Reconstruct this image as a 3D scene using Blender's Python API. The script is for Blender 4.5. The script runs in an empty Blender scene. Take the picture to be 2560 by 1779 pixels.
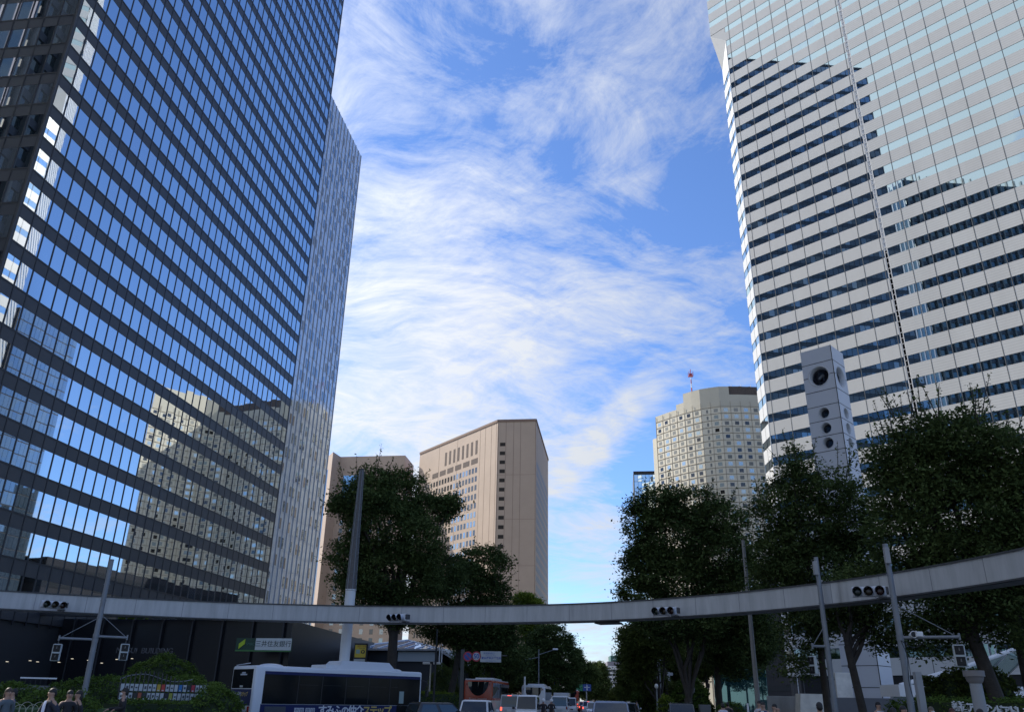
import bpy, bmesh, math, random
from mathutils import Vector, Matrix, Euler, noise
R = math.radians
random.seed(11)
C = bpy.context.scene.collection
SC = bpy.context.scene

# ------------------------------------------------------------------ camera
FPX, CX, CY, EYE = 2019.0, 1280.0, 889.5, 1.6          # lens solved from the converging verticals of the photograph
_u = Vector((1370 - CX, -3861 - CY, FPX)).normalized()
_f = (Vector((0, 0, 1)) - _u * _u.z).normalized()
_r = _f.cross(_u); _r = _r if _r.x > 0 else -_r
camd = bpy.data.cameras.new('camera'); cam = bpy.data.objects.new('camera', camd); C.objects.link(cam)
camd.sensor_width = 36; camd.lens = 36 * FPX / 2560; camd.clip_start = 0.1; camd.clip_end = 9000
ax = Vector((_r.x, _f.x, _u.x)); ay = Vector((_r.y, _f.y, _u.y)); az_ = Vector((_r.z, _f.z, _u.z))
M = Matrix((ax, -ay, -az_)).transposed().to_4x4(); M.translation = Vector((0, 0, EYE)); cam.matrix_world = M
SC.camera = cam

def ray(px, py):
    d = Vector((px - CX, py - CY, FPX)); return Vector((d.dot(_r), d.dot(_f), d.dot(_u)))
def at(px, py, D):                       # the real point D metres away (level distance) that the photo shows at this pixel
    r = ray(px, py); t = D / math.hypot(r.x, r.y); return Vector((r.x * t, r.y * t, EYE + r.z * t))
def tanel(px, py):
    r = ray(px, py); return r.z / math.hypot(r.x, r.y)
def pol(az, D, z=0.0):
    return Vector((D * math.sin(R(az)), D * math.cos(R(az)), z))

# ------------------------------------------------------------------ sun and sky
BLOBS = [(-11, 21, 24, 0.12), (-8, 12, 13, 0.14), (3, 23, 12, 0.02), (0, 40, 22, 0.04), (14.5, 13, 8, -0.24), (4.5, 8, 6, -0.12), (-7.5, 42, 9, -0.12), (16, 33, 5, -0.14), (15, 43, 12, 0.12), (17, 26, 6, 0.08), (0, 34, 8, -0.04), (3.6, 13.9, 1.8, 0.10), (4.6, 15.2, 1.8, 0.13), (5.8, 16.4, 1.8, 0.13), (7.0, 17.6, 1.8, 0.13), (8.3, 18.9, 1.8, 0.13), (9.7, 20.2, 1.9, 0.12), (11.2, 21.5, 2.2, 0.10), (9.0, 15.4, 2.2, -0.12), (6.2, 9.6, 3.5, 0.16), (-120, 38, 42, 0.40), (50, 30, 42, -0.16)]   # az, el, radius, thicker(+) or thinner(-)
SUN_AZ, SUN_EL = -59.0, 37.0             # clockwise from the camera's heading
SC.view_settings.view_transform = 'Standard'; SC.view_settings.look = 'None'
SC.view_settings.exposure = EXPO = 0.55; SC.view_settings.gamma = 1.0
sd = bpy.data.lights.new('sun', 'SUN'); sd.energy = 4.0; sd.angle = R(0.5); sd.color = (1.0, 0.93, 0.82)
so = bpy.data.objects.new('sun', sd); C.objects.link(so)
S = Vector((math.sin(R(SUN_AZ)) * math.cos(R(SUN_EL)), math.cos(R(SUN_AZ)) * math.cos(R(SUN_EL)), math.sin(R(SUN_EL))))
so.rotation_euler = S.to_track_quat('Z', 'Y').to_euler(); so.location = S * 400

def N(nt, t, **kw):
    n = nt.nodes.new(t)
    for k, v in kw.items():
        if k.startswith('_'): n.inputs[k[1:].replace('_', ' ')].default_value = v
        else: setattr(n, k, v)
    return n
W = bpy.data.worlds.new('World'); SC.world = W; W.use_nodes = True
nt = W.node_tree; nt.nodes.clear(); lk = nt.links.new
def MA(op, a, b=None, c=None, clamp=False):
    m = N(nt, 'ShaderNodeMath', operation=op); m.use_clamp = clamp
    for i, v in enumerate((a, b, c)):
        if v is None: continue
        if isinstance(v, (int, float)): m.inputs[i].default_value = v
        else: lk(v, m.inputs[i])
    return m.outputs[0]
def VM(op, a, b=None, s=None):
    m = N(nt, 'ShaderNodeVectorMath', operation=op)
    if isinstance(a, (tuple, Vector)): m.inputs[0].default_value = a
    else: lk(a, m.inputs[0])
    if b is not None:
        if isinstance(b, (tuple, Vector)): m.inputs[1].default_value = b
        else: lk(b, m.inputs[1])
    if s is not None:
        if isinstance(s, (int, float)): m.inputs['Scale'].default_value = s
        else: lk(s, m.inputs['Scale'])
    return m
def RMP(v, a, b, c=0.0, d=1.0, smooth=True):
    m = N(nt, 'ShaderNodeMapRange', interpolation_type='SMOOTHSTEP' if smooth else 'LINEAR'); lk(v, m.inputs[0])
    for i, q in enumerate((a, b, c, d)): m.inputs[i + 1].default_value = q
    return m.outputs[0]
sky = N(nt, 'ShaderNodeTexSky', sky_type='NISHITA'); sky.sun_disc = False
sky.sun_elevation = R(SUN_EL); sky.sun_rotation = R(SUN_AZ); sky.altitude = 40; sky.air_density = 1.0; sky.dust_density = 0.25; sky.ozone_density = 3.0
tc = N(nt, 'ShaderNodeTexCoord'); dirv = VM('NORMALIZE', tc.outputs['Generated']).outputs[0]
sep = N(nt, 'ShaderNodeSeparateXYZ'); lk(dirv, sep.inputs[0])
zc = MA('MAXIMUM', sep.outputs[2], 0.02)
# high cirrus lies on a level sheet: direction / height gives its plan position
inv = MA('DIVIDE', 1.0, MA('ADD', zc, 0.16))
comb = N(nt, 'ShaderNodeCombineXYZ'); lk(MA('MULTIPLY', sep.outputs[0], inv), comb.inputs[0]); lk(MA('MULTIPLY', sep.outputs[1], inv), comb.inputs[1])
P = comb.outputs[0]
def noi(vec, scale, detail, rough=0.55, dist=0.0, off=(0, 0, 0), rot=0.0, sc=(1, 1, 1)):
    m0 = N(nt, 'ShaderNodeMapping', vector_type='POINT'); lk(vec, m0.inputs[0]); m0.inputs['Rotation'].default_value = (0, 0, R(rot))
    mp = N(nt, 'ShaderNodeMapping'); lk(m0.outputs[0], mp.inputs[0]); mp.inputs['Scale'].default_value = sc; mp.inputs['Location'].default_value = off
    n = N(nt, 'ShaderNodeTexNoise'); lk(mp.outputs[0], n.inputs['Vector'])
    n.inputs['Scale'].default_value = scale; n.inputs['Detail'].default_value = detail; n.inputs['Roughness'].default_value = rough; n.inputs['Distortion'].default_value = dist
    return n
def warped(vec, scale, amt, off):
    w = noi(vec, scale, 3, 0.55, 0.0, off)
    return VM('ADD', vec, VM('SCALE', VM('SUBTRACT', w.outputs['Color'], (0.5, 0.5, 0.5)).outputs[0], s=amt).outputs[0]).outputs[0]
Pa = warped(P, 0.9, 0.75, (3.1, 7.7, 0)); Pb = warped(Pa, 3.2, 0.07, (1.1, 2.7, 4))
w1 = noi(Pb, 1.7, 12, 0.62, 0.2, (1.3, 0.2, 0), 28, (0.62, 1.20, 1)).outputs['Fac']      # long fibres
w2 = noi(Pb, 5.0, 12, 0.70, 0.3, (5.3, 2.2, 0), -20, (0.50, 1.2, 1)).outputs['Fac']        # fine cross fibres
w4 = noi(Pb, 13.0, 8, 0.72, 0.2, (2.3, 9.2, 0), 35, (0.55, 1.2, 1)).outputs['Fac']
w3 = noi(P, 1.1, 4, 0.5, 0.3, (0.4, 5.0, 0)).outputs['Fac']                               # where the sheet is thick or open
den = MA('ADD', MA('ADD', MA('ADD', MA('MULTIPLY', w1, 0.75), MA('MULTIPLY', w2, 0.85)), MA('MULTIPLY', w4, 0.46)), MA('SUBTRACT', MA('MULTIPLY', w3, 0.40), 0.25))
def blob(az, el, rad, amt):              # the sheet is thicker or thinner toward this part of the sky
    v = Vector((math.sin(R(az)) * math.cos(R(el)), math.cos(R(az)) * math.cos(R(el)), math.sin(R(el))))
    d = VM('DOT_PRODUCT', dirv, v).outputs['Value']
    return RMP(d, math.cos(R(rad)), 1.0, 0.0, amt)
for b in BLOBS:
    den = MA('ADD', den, blob(*b))
den = MA('ADD', den, RMP(zc, 0.03, 0.24, 0.20, 0.0))    # seen edge-on near the horizon the sheet closes up
cov = RMP(den, 0.91, 1.31, 0.0, 0.96, False)
sund = VM('DOT_PRODUCT', dirv, S).outputs['Value']
glow = MA('POWER', MA('MAXIMUM', sund, 0.0), 3.0)
cb = MA('ADD', 4.0, MA('MULTIPLY', glow, 4.5))           # ice crystals scatter most light forward, toward the sun
ccol = N(nt, 'ShaderNodeCombineXYZ'); lk(MA('MULTIPLY', cb, 0.95), ccol.inputs[0]); lk(MA('MULTIPLY', cb, 0.99), ccol.inputs[1]); lk(MA('MULTIPLY', cb, 1.05), ccol.inputs[2])
blue = VM('MULTIPLY', sky.outputs[0], (0.78, 0.95, 1.25)).outputs[0]
mix = N(nt, 'ShaderNodeMix', data_type='RGBA'); lk(cov, mix.inputs['Factor']); lk(blue, mix.inputs['A']); lk(ccol.outputs[0], mix.inputs['B'])
bg = N(nt, 'ShaderNodeBackground'); bg.inputs['Strength'].default_value = 0.12; lk(mix.outputs['Result'], bg.inputs['Color'])
wo = N(nt, 'ShaderNodeOutputWorld'); lk(bg.outputs[0], wo.inputs['Surface'])

# ------------------------------------------------------------------ materials
MATS = {}
def mat(name, col, rough=0.6, metal=0.0, var=0.0, vscale=1.0, streak=False, bump=0.0, bscale=20.0, emit=None, spec=0.5, trans=0.0):
    if name in MATS: return MATS[name]
    m = bpy.data.materials.new(name); m.use_nodes = True; t = m.node_tree; b = t.nodes['Principled BSDF']
    b.inputs['Base Color'].default_value = (*col, 1); b.inputs['Roughness'].default_value = rough; b.inputs['Metallic'].default_value = metal
    b.inputs['Specular IOR Level'].default_value = spec
    if var > 0:
        g = t.nodes.new('ShaderNodeNewGeometry'); mp = t.nodes.new('ShaderNodeMapping'); t.links.new(g.outputs['Position'], mp.inputs[0])
        if streak: mp.inputs['Scale'].default_value = (1, 1, 0.12)
        n = t.nodes.new('ShaderNodeTexNoise'); n.inputs['Scale'].default_value = vscale; n.inputs['Detail'].default_value = 6; n.inputs['Roughness'].default_value = 0.65
        t.links.new(mp.outputs[0], n.inputs['Vector'])
        mx = t.nodes.new('ShaderNodeMapRange'); t.links.new(n.outputs['Fac'], mx.inputs[0])
        for i, q in enumerate((0.25, 0.75, 1 - var, 1 + var)): mx.inputs[i + 1].default_value = q
        sc = t.nodes.new('ShaderNodeVectorMath'); sc.operation = 'SCALE'; sc.inputs[0].default_value = col; t.links.new(mx.outputs[0], sc.inputs['Scale'])
        t.links.new(sc.outputs[0], b.inputs['Base Color'])
    if bump > 0:
        g = t.nodes.new('ShaderNodeNewGeometry'); n = t.nodes.new('ShaderNodeTexNoise'); n.inputs['Scale'].default_value = bscale; n.inputs['Detail'].default_value = 4
        t.links.new(g.outputs['Position'], n.inputs['Vector']); bp = t.nodes.new('ShaderNodeBump'); bp.inputs['Strength'].default_value = bump; bp.inputs['Distance'].default_value = 0.05
        t.links.new(n.outputs['Fac'], bp.inputs['Height']); t.links.new(bp.outputs[0], b.inputs['Normal'])
    if emit: b.inputs['Emission Color'].default_value = (*emit[0], 1); b.inputs['Emission Strength'].default_value = emit[1]
    if trans > 0: b.inputs['Subsurface Weight'].default_value = 0.0
    MATS[name] = m; return m
def banded(name, src, freq, amt):
    """a copy of a panel material with faint level grooves pressed into it"""
    m = MATS[src].copy(); m.name = name; t = m.node_tree; b = t.nodes['Principled BSDF']; g = t.nodes.new('ShaderNodeNewGeometry'); sp = t.nodes.new('ShaderNodeSeparateXYZ'); t.links.new(g.outputs['Position'], sp.inputs[0])
    w = t.nodes.new('ShaderNodeMath'); w.operation = 'MULTIPLY'; t.links.new(sp.outputs[2], w.inputs[0]); w.inputs[1].default_value = freq * 6.283
    s_ = t.nodes.new('ShaderNodeMath'); s_.operation = 'SINE'; t.links.new(w.outputs[0], s_.inputs[0]); r = t.nodes.new('ShaderNodeMapRange'); t.links.new(s_.outputs[0], r.inputs[0])
    for i, q in enumerate((0.55, 1.0, 1.0, 1.0 - amt)): r.inputs[i + 1].default_value = q
    old = b.inputs['Base Color'].links[0].from_socket; v = t.nodes.new('ShaderNodeVectorMath'); v.operation = 'SCALE'; t.links.new(old, v.inputs[0]); t.links.new(r.outputs[0], v.inputs['Scale']); t.links.new(v.outputs[0], b.inputs['Base Color'])
    MATS[name] = m; return m
def glass(name, tint, refl, under, wave=0.0, wscale=0.5, face=None):
    """coated facade glass: a mirror-like coat over a dark interior"""
    if name in MATS: return MATS[name]
    m = bpy.data.materials.new(name); m.use_nodes = True; t = m.node_tree; t.nodes.clear()
    o = t.nodes.new('ShaderNodeOutputMaterial'); gl = t.nodes.new('ShaderNodeBsdfGlossy'); gl.inputs['Roughness'].default_value = 0.015; gl.inputs['Color'].default_value = (*tint, 1)
    df = t.nodes.new('ShaderNodeBsdfDiffuse'); df.inputs['Color'].default_value = (*under, 1)
    lw = t.nodes.new('ShaderNodeFresnel'); lw.inputs['IOR'].default_value = 1.5
    mr = t.nodes.new('ShaderNodeMapRange'); t.links.new(lw.outputs[0], mr.inputs[0])
    for i, q in enumerate((0.04, 1.0, refl, 1.0)): mr.inputs[i + 1].default_value = q
    if face:                             # solar coating: much weaker seen square-on than at a slant
        fw = t.nodes.new('ShaderNodeLayerWeight'); fw.inputs['Blend'].default_value = 0.5; t.links.new(fw.outputs['Facing'], mr.inputs[0])
        for i, q in enumerate((0.29, 0.40, face, refl)): mr.inputs[i + 1].default_value = q
    mx = t.nodes.new('ShaderNodeMixShader'); t.links.new(mr.outputs[0], mx.inputs[0]); t.links.new(df.outputs[0], mx.inputs[1]); t.links.new(gl.outputs[0], mx.inputs[2]); t.links.new(mx.outputs[0], o.inputs[0])
    if wave > 0:
        g = t.nodes.new('ShaderNodeNewGeometry'); n = t.nodes.new('ShaderNodeTexNoise'); n.inputs['Scale'].default_value = wscale; n.inputs['Detail'].default_value = 1
        t.links.new(g.outputs['Position'], n.inputs['Vector']); bp = t.nodes.new('ShaderNodeBump'); bp.inputs['Strength'].default_value = 1.0; bp.inputs['Distance'].default_value = wave
        t.links.new(n.outputs['Fac'], bp.inputs['Height']); t.links.new(bp.outputs[0], gl.inputs['Normal'])
    MATS[name] = m; return m

# ------------------------------------------------------------------ mesh helpers
class Fr:                                # a level frame: x runs along a wall, y into the building, z up
    def __init__(s, o, az): s.o = Vector((o[0], o[1], o[2] if len(o) > 2 else 0)); s.az = az; a = R(90 - az); s.c, s.s = math.cos(a), math.sin(a)
    def __call__(s, x, y, z): return Vector((s.o.x + x * s.c - y * s.s, s.o.y + x * s.s + y * s.c, s.o.z + z))
    def mat(s, x=0, y=0, z=0): return Matrix.Translation(s(x, y, z)) @ Matrix.Rotation(R(90 - s.az), 4, 'Z')
ID = Fr((0, 0, 0), 90)
class MB:
    def __init__(s): s.v = []; s.f = []; s.m = []; s.sm = []
    def add(s, vs, fs, m=0, smooth=False):
        b = len(s.v); s.v += [tuple(v) for v in vs]
        for f in fs: s.f.append([b + i for i in f]); s.m.append(m); s.sm.append(smooth)
        return s
    def box(s, x0, x1, y0, y1, z0, z1, m=0, fr=ID, bev=0):
        if bev:
            bm = bmesh.new(); bmesh.ops.create_cube(bm, size=1)
            for v in bm.verts: v.co = Vector(((x0 + x1) / 2 + v.co.x * (x1 - x0), (y0 + y1) / 2 + v.co.y * (y1 - y0), (z0 + z1) / 2 + v.co.z * (z1 - z0)))
            bmesh.ops.bevel(bm, geom=bm.edges[:], offset=bev, segments=2, affect='EDGES', profile=0.5)
            bm.verts.index_update(); s.add([fr(*v.co) for v in bm.verts], [[v.index for v in f.verts] for f in bm.faces], m); bm.free(); return s
        p = [(x0, y0), (x1, y0), (x1, y1), (x0, y1)]
        return s.add([fr(x, y, z) for z in (z0, z1) for x, y in p], [(0, 3, 2, 1), (4, 5, 6, 7), (0, 1, 5, 4), (1, 2, 6, 5), (2, 3, 7, 6), (3, 0, 4, 7)], m)
    def quad(s, a, b, c, d, m=0): return s.add([a, b, c, d], [(0, 1, 2, 3)], m)
    def prism(s, pts, z0, z1, m=0, fr=ID, cap=True):
        n = len(pts); z0s = z0 if isinstance(z0, (list, tuple)) else [z0] * n; z1s = z1 if isinstance(z1, (list, tuple)) else [z1] * n
        vs = [fr(p[0], p[1], z0s[i]) for i, p in enumerate(pts)] + [fr(p[0], p[1], z1s[i]) for i, p in enumerate(pts)]
        fs = [(i, (i + 1) % n, n + (i + 1) % n, n + i) for i in range(n)]
        if cap: fs += [tuple(range(n - 1, -1, -1)), tuple(range(n, 2 * n))]
        return s.add(vs, fs, m)
    def tube(s, path, rad, n=8, m=0, cap=True, smooth=True):
        path = [Vector(p) for p in path]; k = len(path); rad = rad if isinstance(rad, (list, tuple)) else [rad] * k
        vs = []; u = None
        for i, p in enumerate(path):
            t = (path[min(i + 1, k - 1)] - path[max(i - 1, 0)]).normalized()
            if u is None: u = t.orthogonal().normalized()
            u = (u - t * u.dot(t)); u = u.normalized() if u.length > 1e-6 else t.orthogonal().normalized(); w = t.cross(u)
            vs += [p + (u * math.cos(2 * math.pi * j / n) + w * math.sin(2 * math.pi * j / n)) * rad[i] for j in range(n)]
        fs = [(i * n + j, i * n + (j + 1) % n, (i + 1) * n + (j + 1) % n, (i + 1) * n + j) for i in range(k - 1) for j in range(n)]
        s.add(vs, fs, m, smooth)
        if cap: s.add(vs[:n], [tuple(range(n - 1, -1, -1))], m); s.add(vs[-n:], [tuple(range(n))], m)
        return s
    def ell(s, c, r, m=0, n=12, k=8, fr=ID, zmin=-1.0):
        vs = []; 
        for i in range(k + 1):
            ph = math.asin(zmin) + (math.pi / 2 - math.asin(zmin)) * i / k
            for j in range(n): a = 2 * math.pi * j / n; vs.append(fr(c[0] + r[0] * math.cos(ph) * math.cos(a), c[1] + r[1] * math.cos(ph) * math.sin(a), c[2] + r[2] * math.sin(ph)))
        return s.add(vs, [(i * n + j, i * n + (j + 1) % n, (i + 1) * n + (j + 1) % n, (i + 1) * n + j) for i in range(k) for j in range(n)], m, True)
    def mesh(s, name, mats):
        me = bpy.data.meshes.new(name); me.from_pydata(s.v, [], s.f)
        for q in (mats if isinstance(mats, (list, tuple)) else [mats]): me.materials.append(q)
        me.polygons.foreach_set('material_index', s.m); me.polygons.foreach_set('use_smooth', s.sm); me.validate(); me.update(); return me
    def build(s, name, mats, parent=None, loc=None):
        o = bpy.data.objects.new(name, s.mesh(name, mats)); C.objects.link(o)
        if parent: o.parent = parent
        if loc is not None: o.location = loc
        return o
def tag(o, label=None, cat=None, group=None, kind=None):
    if label: o['label'] = label
    if cat: o['category'] = cat
    if group: o['group'] = group
    if kind: o['kind'] = kind
    return o
def thing(name, label, cat, loc=(0, 0, 0), rz=0.0, group=None):
    o = bpy.data.objects.new(name, None); C.objects.link(o); o.empty_display_size = 0.5
    o.location = loc; o.rotation_euler = (0, 0, rz); return tag(o, label, cat, group)
KIDS = {}
def copy_tree(o, parent=None):
    c = o.copy(); C.objects.link(c)
    if parent: c.parent = parent
    for ch in list(o.children): copy_tree(ch, c)
    return c
def text(body, size, m, parent, mtx, name='lettering', ext=0.01, align='CENTER', sx=1.0, bold=0.0):
    cu = bpy.data.curves.new(name, 'FONT'); cu.body = body; cu.size = size; cu.extrude = ext; cu.align_x = align; cu.align_y = 'CENTER'; cu.offset = bold
    t = bpy.data.objects.new('tmp', cu); C.objects.link(t)
    me = bpy.data.meshes.new_from_object(t.evaluated_get(bpy.context.evaluated_depsgraph_get()))
    bpy.data.objects.remove(t); me.materials.clear(); me.materials.append(m)
    o = bpy.data.objects.new(name, me); C.objects.link(o); o.parent = parent
    o.matrix_local = mtx @ Matrix.Diagonal((sx, 1, 1, 1)); return o
def stand(fr, x, y, z):                  # lettering that stands upright on a frame's front (-y) side
    return fr.mat(x, y, z) @ Matrix.Rotation(R(90), 4, 'X')
def panes(root, specs, mats, cap=100, name='window', depth=0.0, jit=0.0):
    """specs: (frame, x, y, z, w, h, material index). The nearest `cap` are parts of their own, the rest one part."""
    def key(q): p = q[0](q[1], q[2], q[3]) + root.location; return (p - Vector((0, 0, EYE))).length
    specs = sorted(specs, key=key); cache = {}; rest = MB()
    for i, (fr, x, y, z, w, h, mi) in enumerate(specs):
        ja, jb = random.gauss(0, jit), random.gauss(0, jit)
        if i < cap:
            kk = (round(w, 2), round(h, 2), mi)
            if kk not in cache:
                mb = MB(); mb.quad((-w / 2, 0, -h / 2), (w / 2, 0, -h / 2), (w / 2, 0, h / 2), (-w / 2, 0, h / 2)); cache[kk] = mb.mesh(name, mats[mi])
            o = bpy.data.objects.new(name, cache[kk]); C.objects.link(o); o.parent = root
            o.matrix_local = fr.mat(x, y, z) @ Euler((R(ja), 0, R(jb))).to_matrix().to_4x4()
        else:
            dy = math.tan(R(jb)) * w / 2; dz = -math.tan(R(ja)) * h / 2
            rest.quad(fr(x - w / 2, y - dy - dz, z - h / 2), fr(x + w / 2, y + dy - dz, z - h / 2), fr(x + w / 2, y + dy + dz, z + h / 2), fr(x - w / 2, y - dy + dz, z + h / 2), mi)
    if rest.f: rest.build(name, mats, root)['kind'] = 'stuff'
# ------------------------------------------------------------------ shared materials
M_BLACK = mat('black_metal', (0.012, 0.014, 0.018), 0.5)
M_DSPAN = mat('dark_bronze_panel', (0.035, 0.039, 0.048), 0.38, 0.0, 0.18, 0.35)
M_DMUL = mat('dark_mullion', (0.012, 0.014, 0.020), 0.4)
M_DCORE = mat('dark_core', (0.02, 0.022, 0.026), 0.7)
G_DARK = glass('tower_glass', (0.88, 0.95, 1.0), 0.90, (0.010, 0.014, 0.018), face=0.12)
G_DARK2 = glass('tower_glass_blinds', (0.88, 0.94, 1.0), 0.86, (0.10, 0.13, 0.16), face=0.12)
G_SIDE = glass('side_glass', (0.85, 0.9, 0.92), 0.55, (0.02, 0.025, 0.03)); G_SIDE2 = glass('side_glass_blinds', (0.85, 0.9, 0.92), 0.42, (0.14, 0.15, 0.15))
G_DARK3 = glass('tower_glass_lighter', (0.92, 0.97, 1.0), 0.90, (0.05, 0.07, 0.09), face=0.3)
M_SIL = mat('silver_panel', (0.60, 0.61, 0.605), 0.42, 0.0, 0.06, 0.25, True)
M_SIL2 = banded('silver_grooved_panel', 'silver_panel', 2.3, 0.16)
M_JOINT = mat('dark_joint', (0.10, 0.11, 0.12), 0.6)
G_LIGHT = glass('clear_blue_glass', (0.70, 0.90, 0.97), 0.70, (0.012, 0.018, 0.028))
M_TILEW = glass('pale_glazed_tile', (0.90, 0.95, 1.0), 0.40, (0.62, 0.63, 0.66)); MATS['pale_glazed_tile'].node_tree.nodes['Glossy BSDF'].inputs['Roughness'].default_value = 0.07
M_BROWN = mat('brown_stone_tile', (0.44, 0.34, 0.265), 0.7, 0.0, 0.07, 0.15)
M_BROWNJ = mat('brown_stone_joint', (0.22, 0.15, 0.12), 0.8)
G_BROWN = glass('hotel_glass', (0.6, 0.62, 0.62), 0.14, (0.07, 0.07, 0.07))
M_BEIGE = mat('beige_panel', (0.62, 0.58, 0.47), 0.7, 0.0, 0.05, 0.1)
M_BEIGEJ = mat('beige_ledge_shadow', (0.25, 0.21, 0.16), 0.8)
G_BG = [glass('dark_room_window', (0.3, 0.3, 0.3), 0.25, (0.02, 0.02, 0.02)), glass('pale_blue_window', (0.75, 0.9, 0.95), 0.3, (0.36, 0.42, 0.42)), mat('curtained_window', (0.30, 0.30, 0.27), 0.7), mat('half_drawn_window', (0.16, 0.17, 0.16), 0.5)]
M_CONC = mat('grey_concrete', (0.30, 0.30, 0.30), 0.85, 0.0, 0.15, 0.6)
M_WHITE = mat('white_paint', (0.72, 0.73, 0.74), 0.45)
M_DECK = mat('ring_grey_paint', (0.43, 0.435, 0.435), 0.55, 0.0, 0.20, 3.0, True)

# ------------------------------------------------------------------ ground
def struct(name, mb, m): o = mb.build(name, m); o['kind'] = 'structure'; return o
g = MB(); g.quad((-3000, -600, 0), (3000, -600, 0), (3000, 6000, 0), (-3000, 6000, 0)); struct('ground', g, mat('ground_paving', (0.20, 0.195, 0.185), 0.9, 0, 0.15, 0.3))
ROAD = Fr((0, 0, 0), 5.6)                # the avenue runs this way; local x ahead, y left
M_ASPH = mat('asphalt', (0.055, 0.056, 0.058), 0.85, 0, 0.2, 0.8, bump=0.2)
r = MB(); r.box(60, 1500, -12.5, 12.0, 0.0, 0.004, 0, ROAD); struct('road', r, M_ASPH)
r = MB()
ring = [pol(a, 62, 0.004) for a in range(0, 360, 6)]
r.add(ring, [tuple(range(len(ring) - 1, -1, -1))]); struct('junction', r, M_ASPH)
for nm, y0, y1 in (('pavement', 12.0, 22), ('pavement', -24, -12.5)):
    r = MB(); r.box(66, 1500, y0, y1, 0.0, 0.13, 0, ROAD); struct(nm, r, mat('pavement_slabs', (0.24, 0.23, 0.22), 0.9, 0, 0.12, 1.2))
r = MB()
for k in range(60):
    for y in (-6.4, -3.2, 3.2, 6.2): r.box(70 + k * 20, 78 + k * 20, y - 0.08, y + 0.08, 0.004, 0.009, 0, ROAD)
r.box(70, 1400, -0.45, -0.30, 0.004, 0.009, 0, ROAD); r.box(70, 1400, 0.30, 0.45, 0.004, 0.009, 0, ROAD)
struct('lane_marking', r, mat('road_paint', (0.75, 0.75, 0.72), 0.6))

# ------------------------------------------------------------------ the dark glass tower on the left
PL = 54.5
def left_pt(s, p=PL): a = R(8.0); return Vector((s * PL * math.sin(a) - p * math.cos(a), s * PL * math.cos(a) + p * math.sin(a), 0))
def glass_tower(name, label, o, az, length, depth, H, z0, bay, floor, sill0, winh, podium):
    root = thing(name, label, 'office tower', o); fr = Fr((0, 0, 0), az); fl = Fr(fr(0, depth, 0), az + 90)   # main face; left face, walked from its far end
    b = MB(); b.box(0.25, length - 0.25, 0.25, depth - 0.25, 0, H, 0, fr); b.box(-0.03, 0.26, -0.03, 0.26, 0, H, 1, fr); b.box(length - 0.26, length + 0.03, -0.03, 0.26, 0, H, 1, fr)
    b.box(-0.03, 0.26, depth - 0.26, depth + 0.03, 0, H, 1, fr)
    b.build('wall', [M_DCORE, M_DSPAN], root)
    nb = round((length - 0.52) / bay); bay = (length - 0.52) / nb; nd = round((depth - 0.52) / bay); bd = (depth - 0.52) / nd
    nf = int((H - sill0) / floor); spec = []
    for k in range(-8, nf + 1):
        zs = sill0 + k * floor                                       # window sill
        if zs < z0 - 0.5: continue
        top = zs; bot = zs - (floor - winh)
        m = MB(); m.box(0.26, length - 0.26, 0.005, 0.3, bot, top, 0, fr); m.box(0.26, depth - 0.26, 0.005, 0.3, bot, top, 0, fl)
        m.box(0.26, length - 0.26, -0.025, 0.10, top - 0.16, top + 0.02, 1, fr); m.box(0.26, depth - 0.26, -0.025, 0.10, top - 0.16, top + 0.02, 1, fl)
        m.build('spandrel', [M_DSPAN, M_DMUL], root)
        if zs + winh < H:
            for i in range(nb): spec.append((fr, 0.26 + (i + 0.5) * bay, 0.025, zs + winh / 2, bay, winh, random.choice([0, 0, 0, 0, 1, 2])))
            for i in range(nd): spec.append((fl, 0.26 + (i + 0.5) * bd, 0.025, zs + winh / 2, bd, winh, random.choice([3, 3, 4])))
    panes(root, spec, [G_DARK, G_DARK2, G_DARK3, G_SIDE, G_SIDE2], 100, jit=0.08)
    for i in range(nb + 1):
        x = 0.26 + i * bay; m = MB(); m.box(x - 0.062, x + 0.062, -0.03, 0.10, z0, H, 0, fr); m.build('mullion', M_DMUL, root)
    for i in range(nd + 1):
        x = 0.26 + i * bd; m = MB(); m.box(x - 0.062, x + 0.062, -0.03, 0.10, z0, H, 0, fl); m.build('mullion', M_DMUL, root)
    m = MB(); m.box(0.3, length - 0.3, 0.3, depth - 0.3, H, H + 0.6, 0, fr); m.box(length * .2, length * .8, depth * .2, depth * .8, H + 0.6, H + 4, 0, fr); m.build('roof', M_DCORE, root)
    return root, fr
o = left_pt(1.045)
tower, tf = glass_tower('office_tower', 'tall black glass office tower on the left mirroring blue sky in its windows', o, 8.0, 1.19 * PL, 44, 209, 7.0, 0.0323 * PL, 0.0708 * PL, 1.6 + 0.485 * PL, 0.64 * 0.0708 * PL, None)
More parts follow.
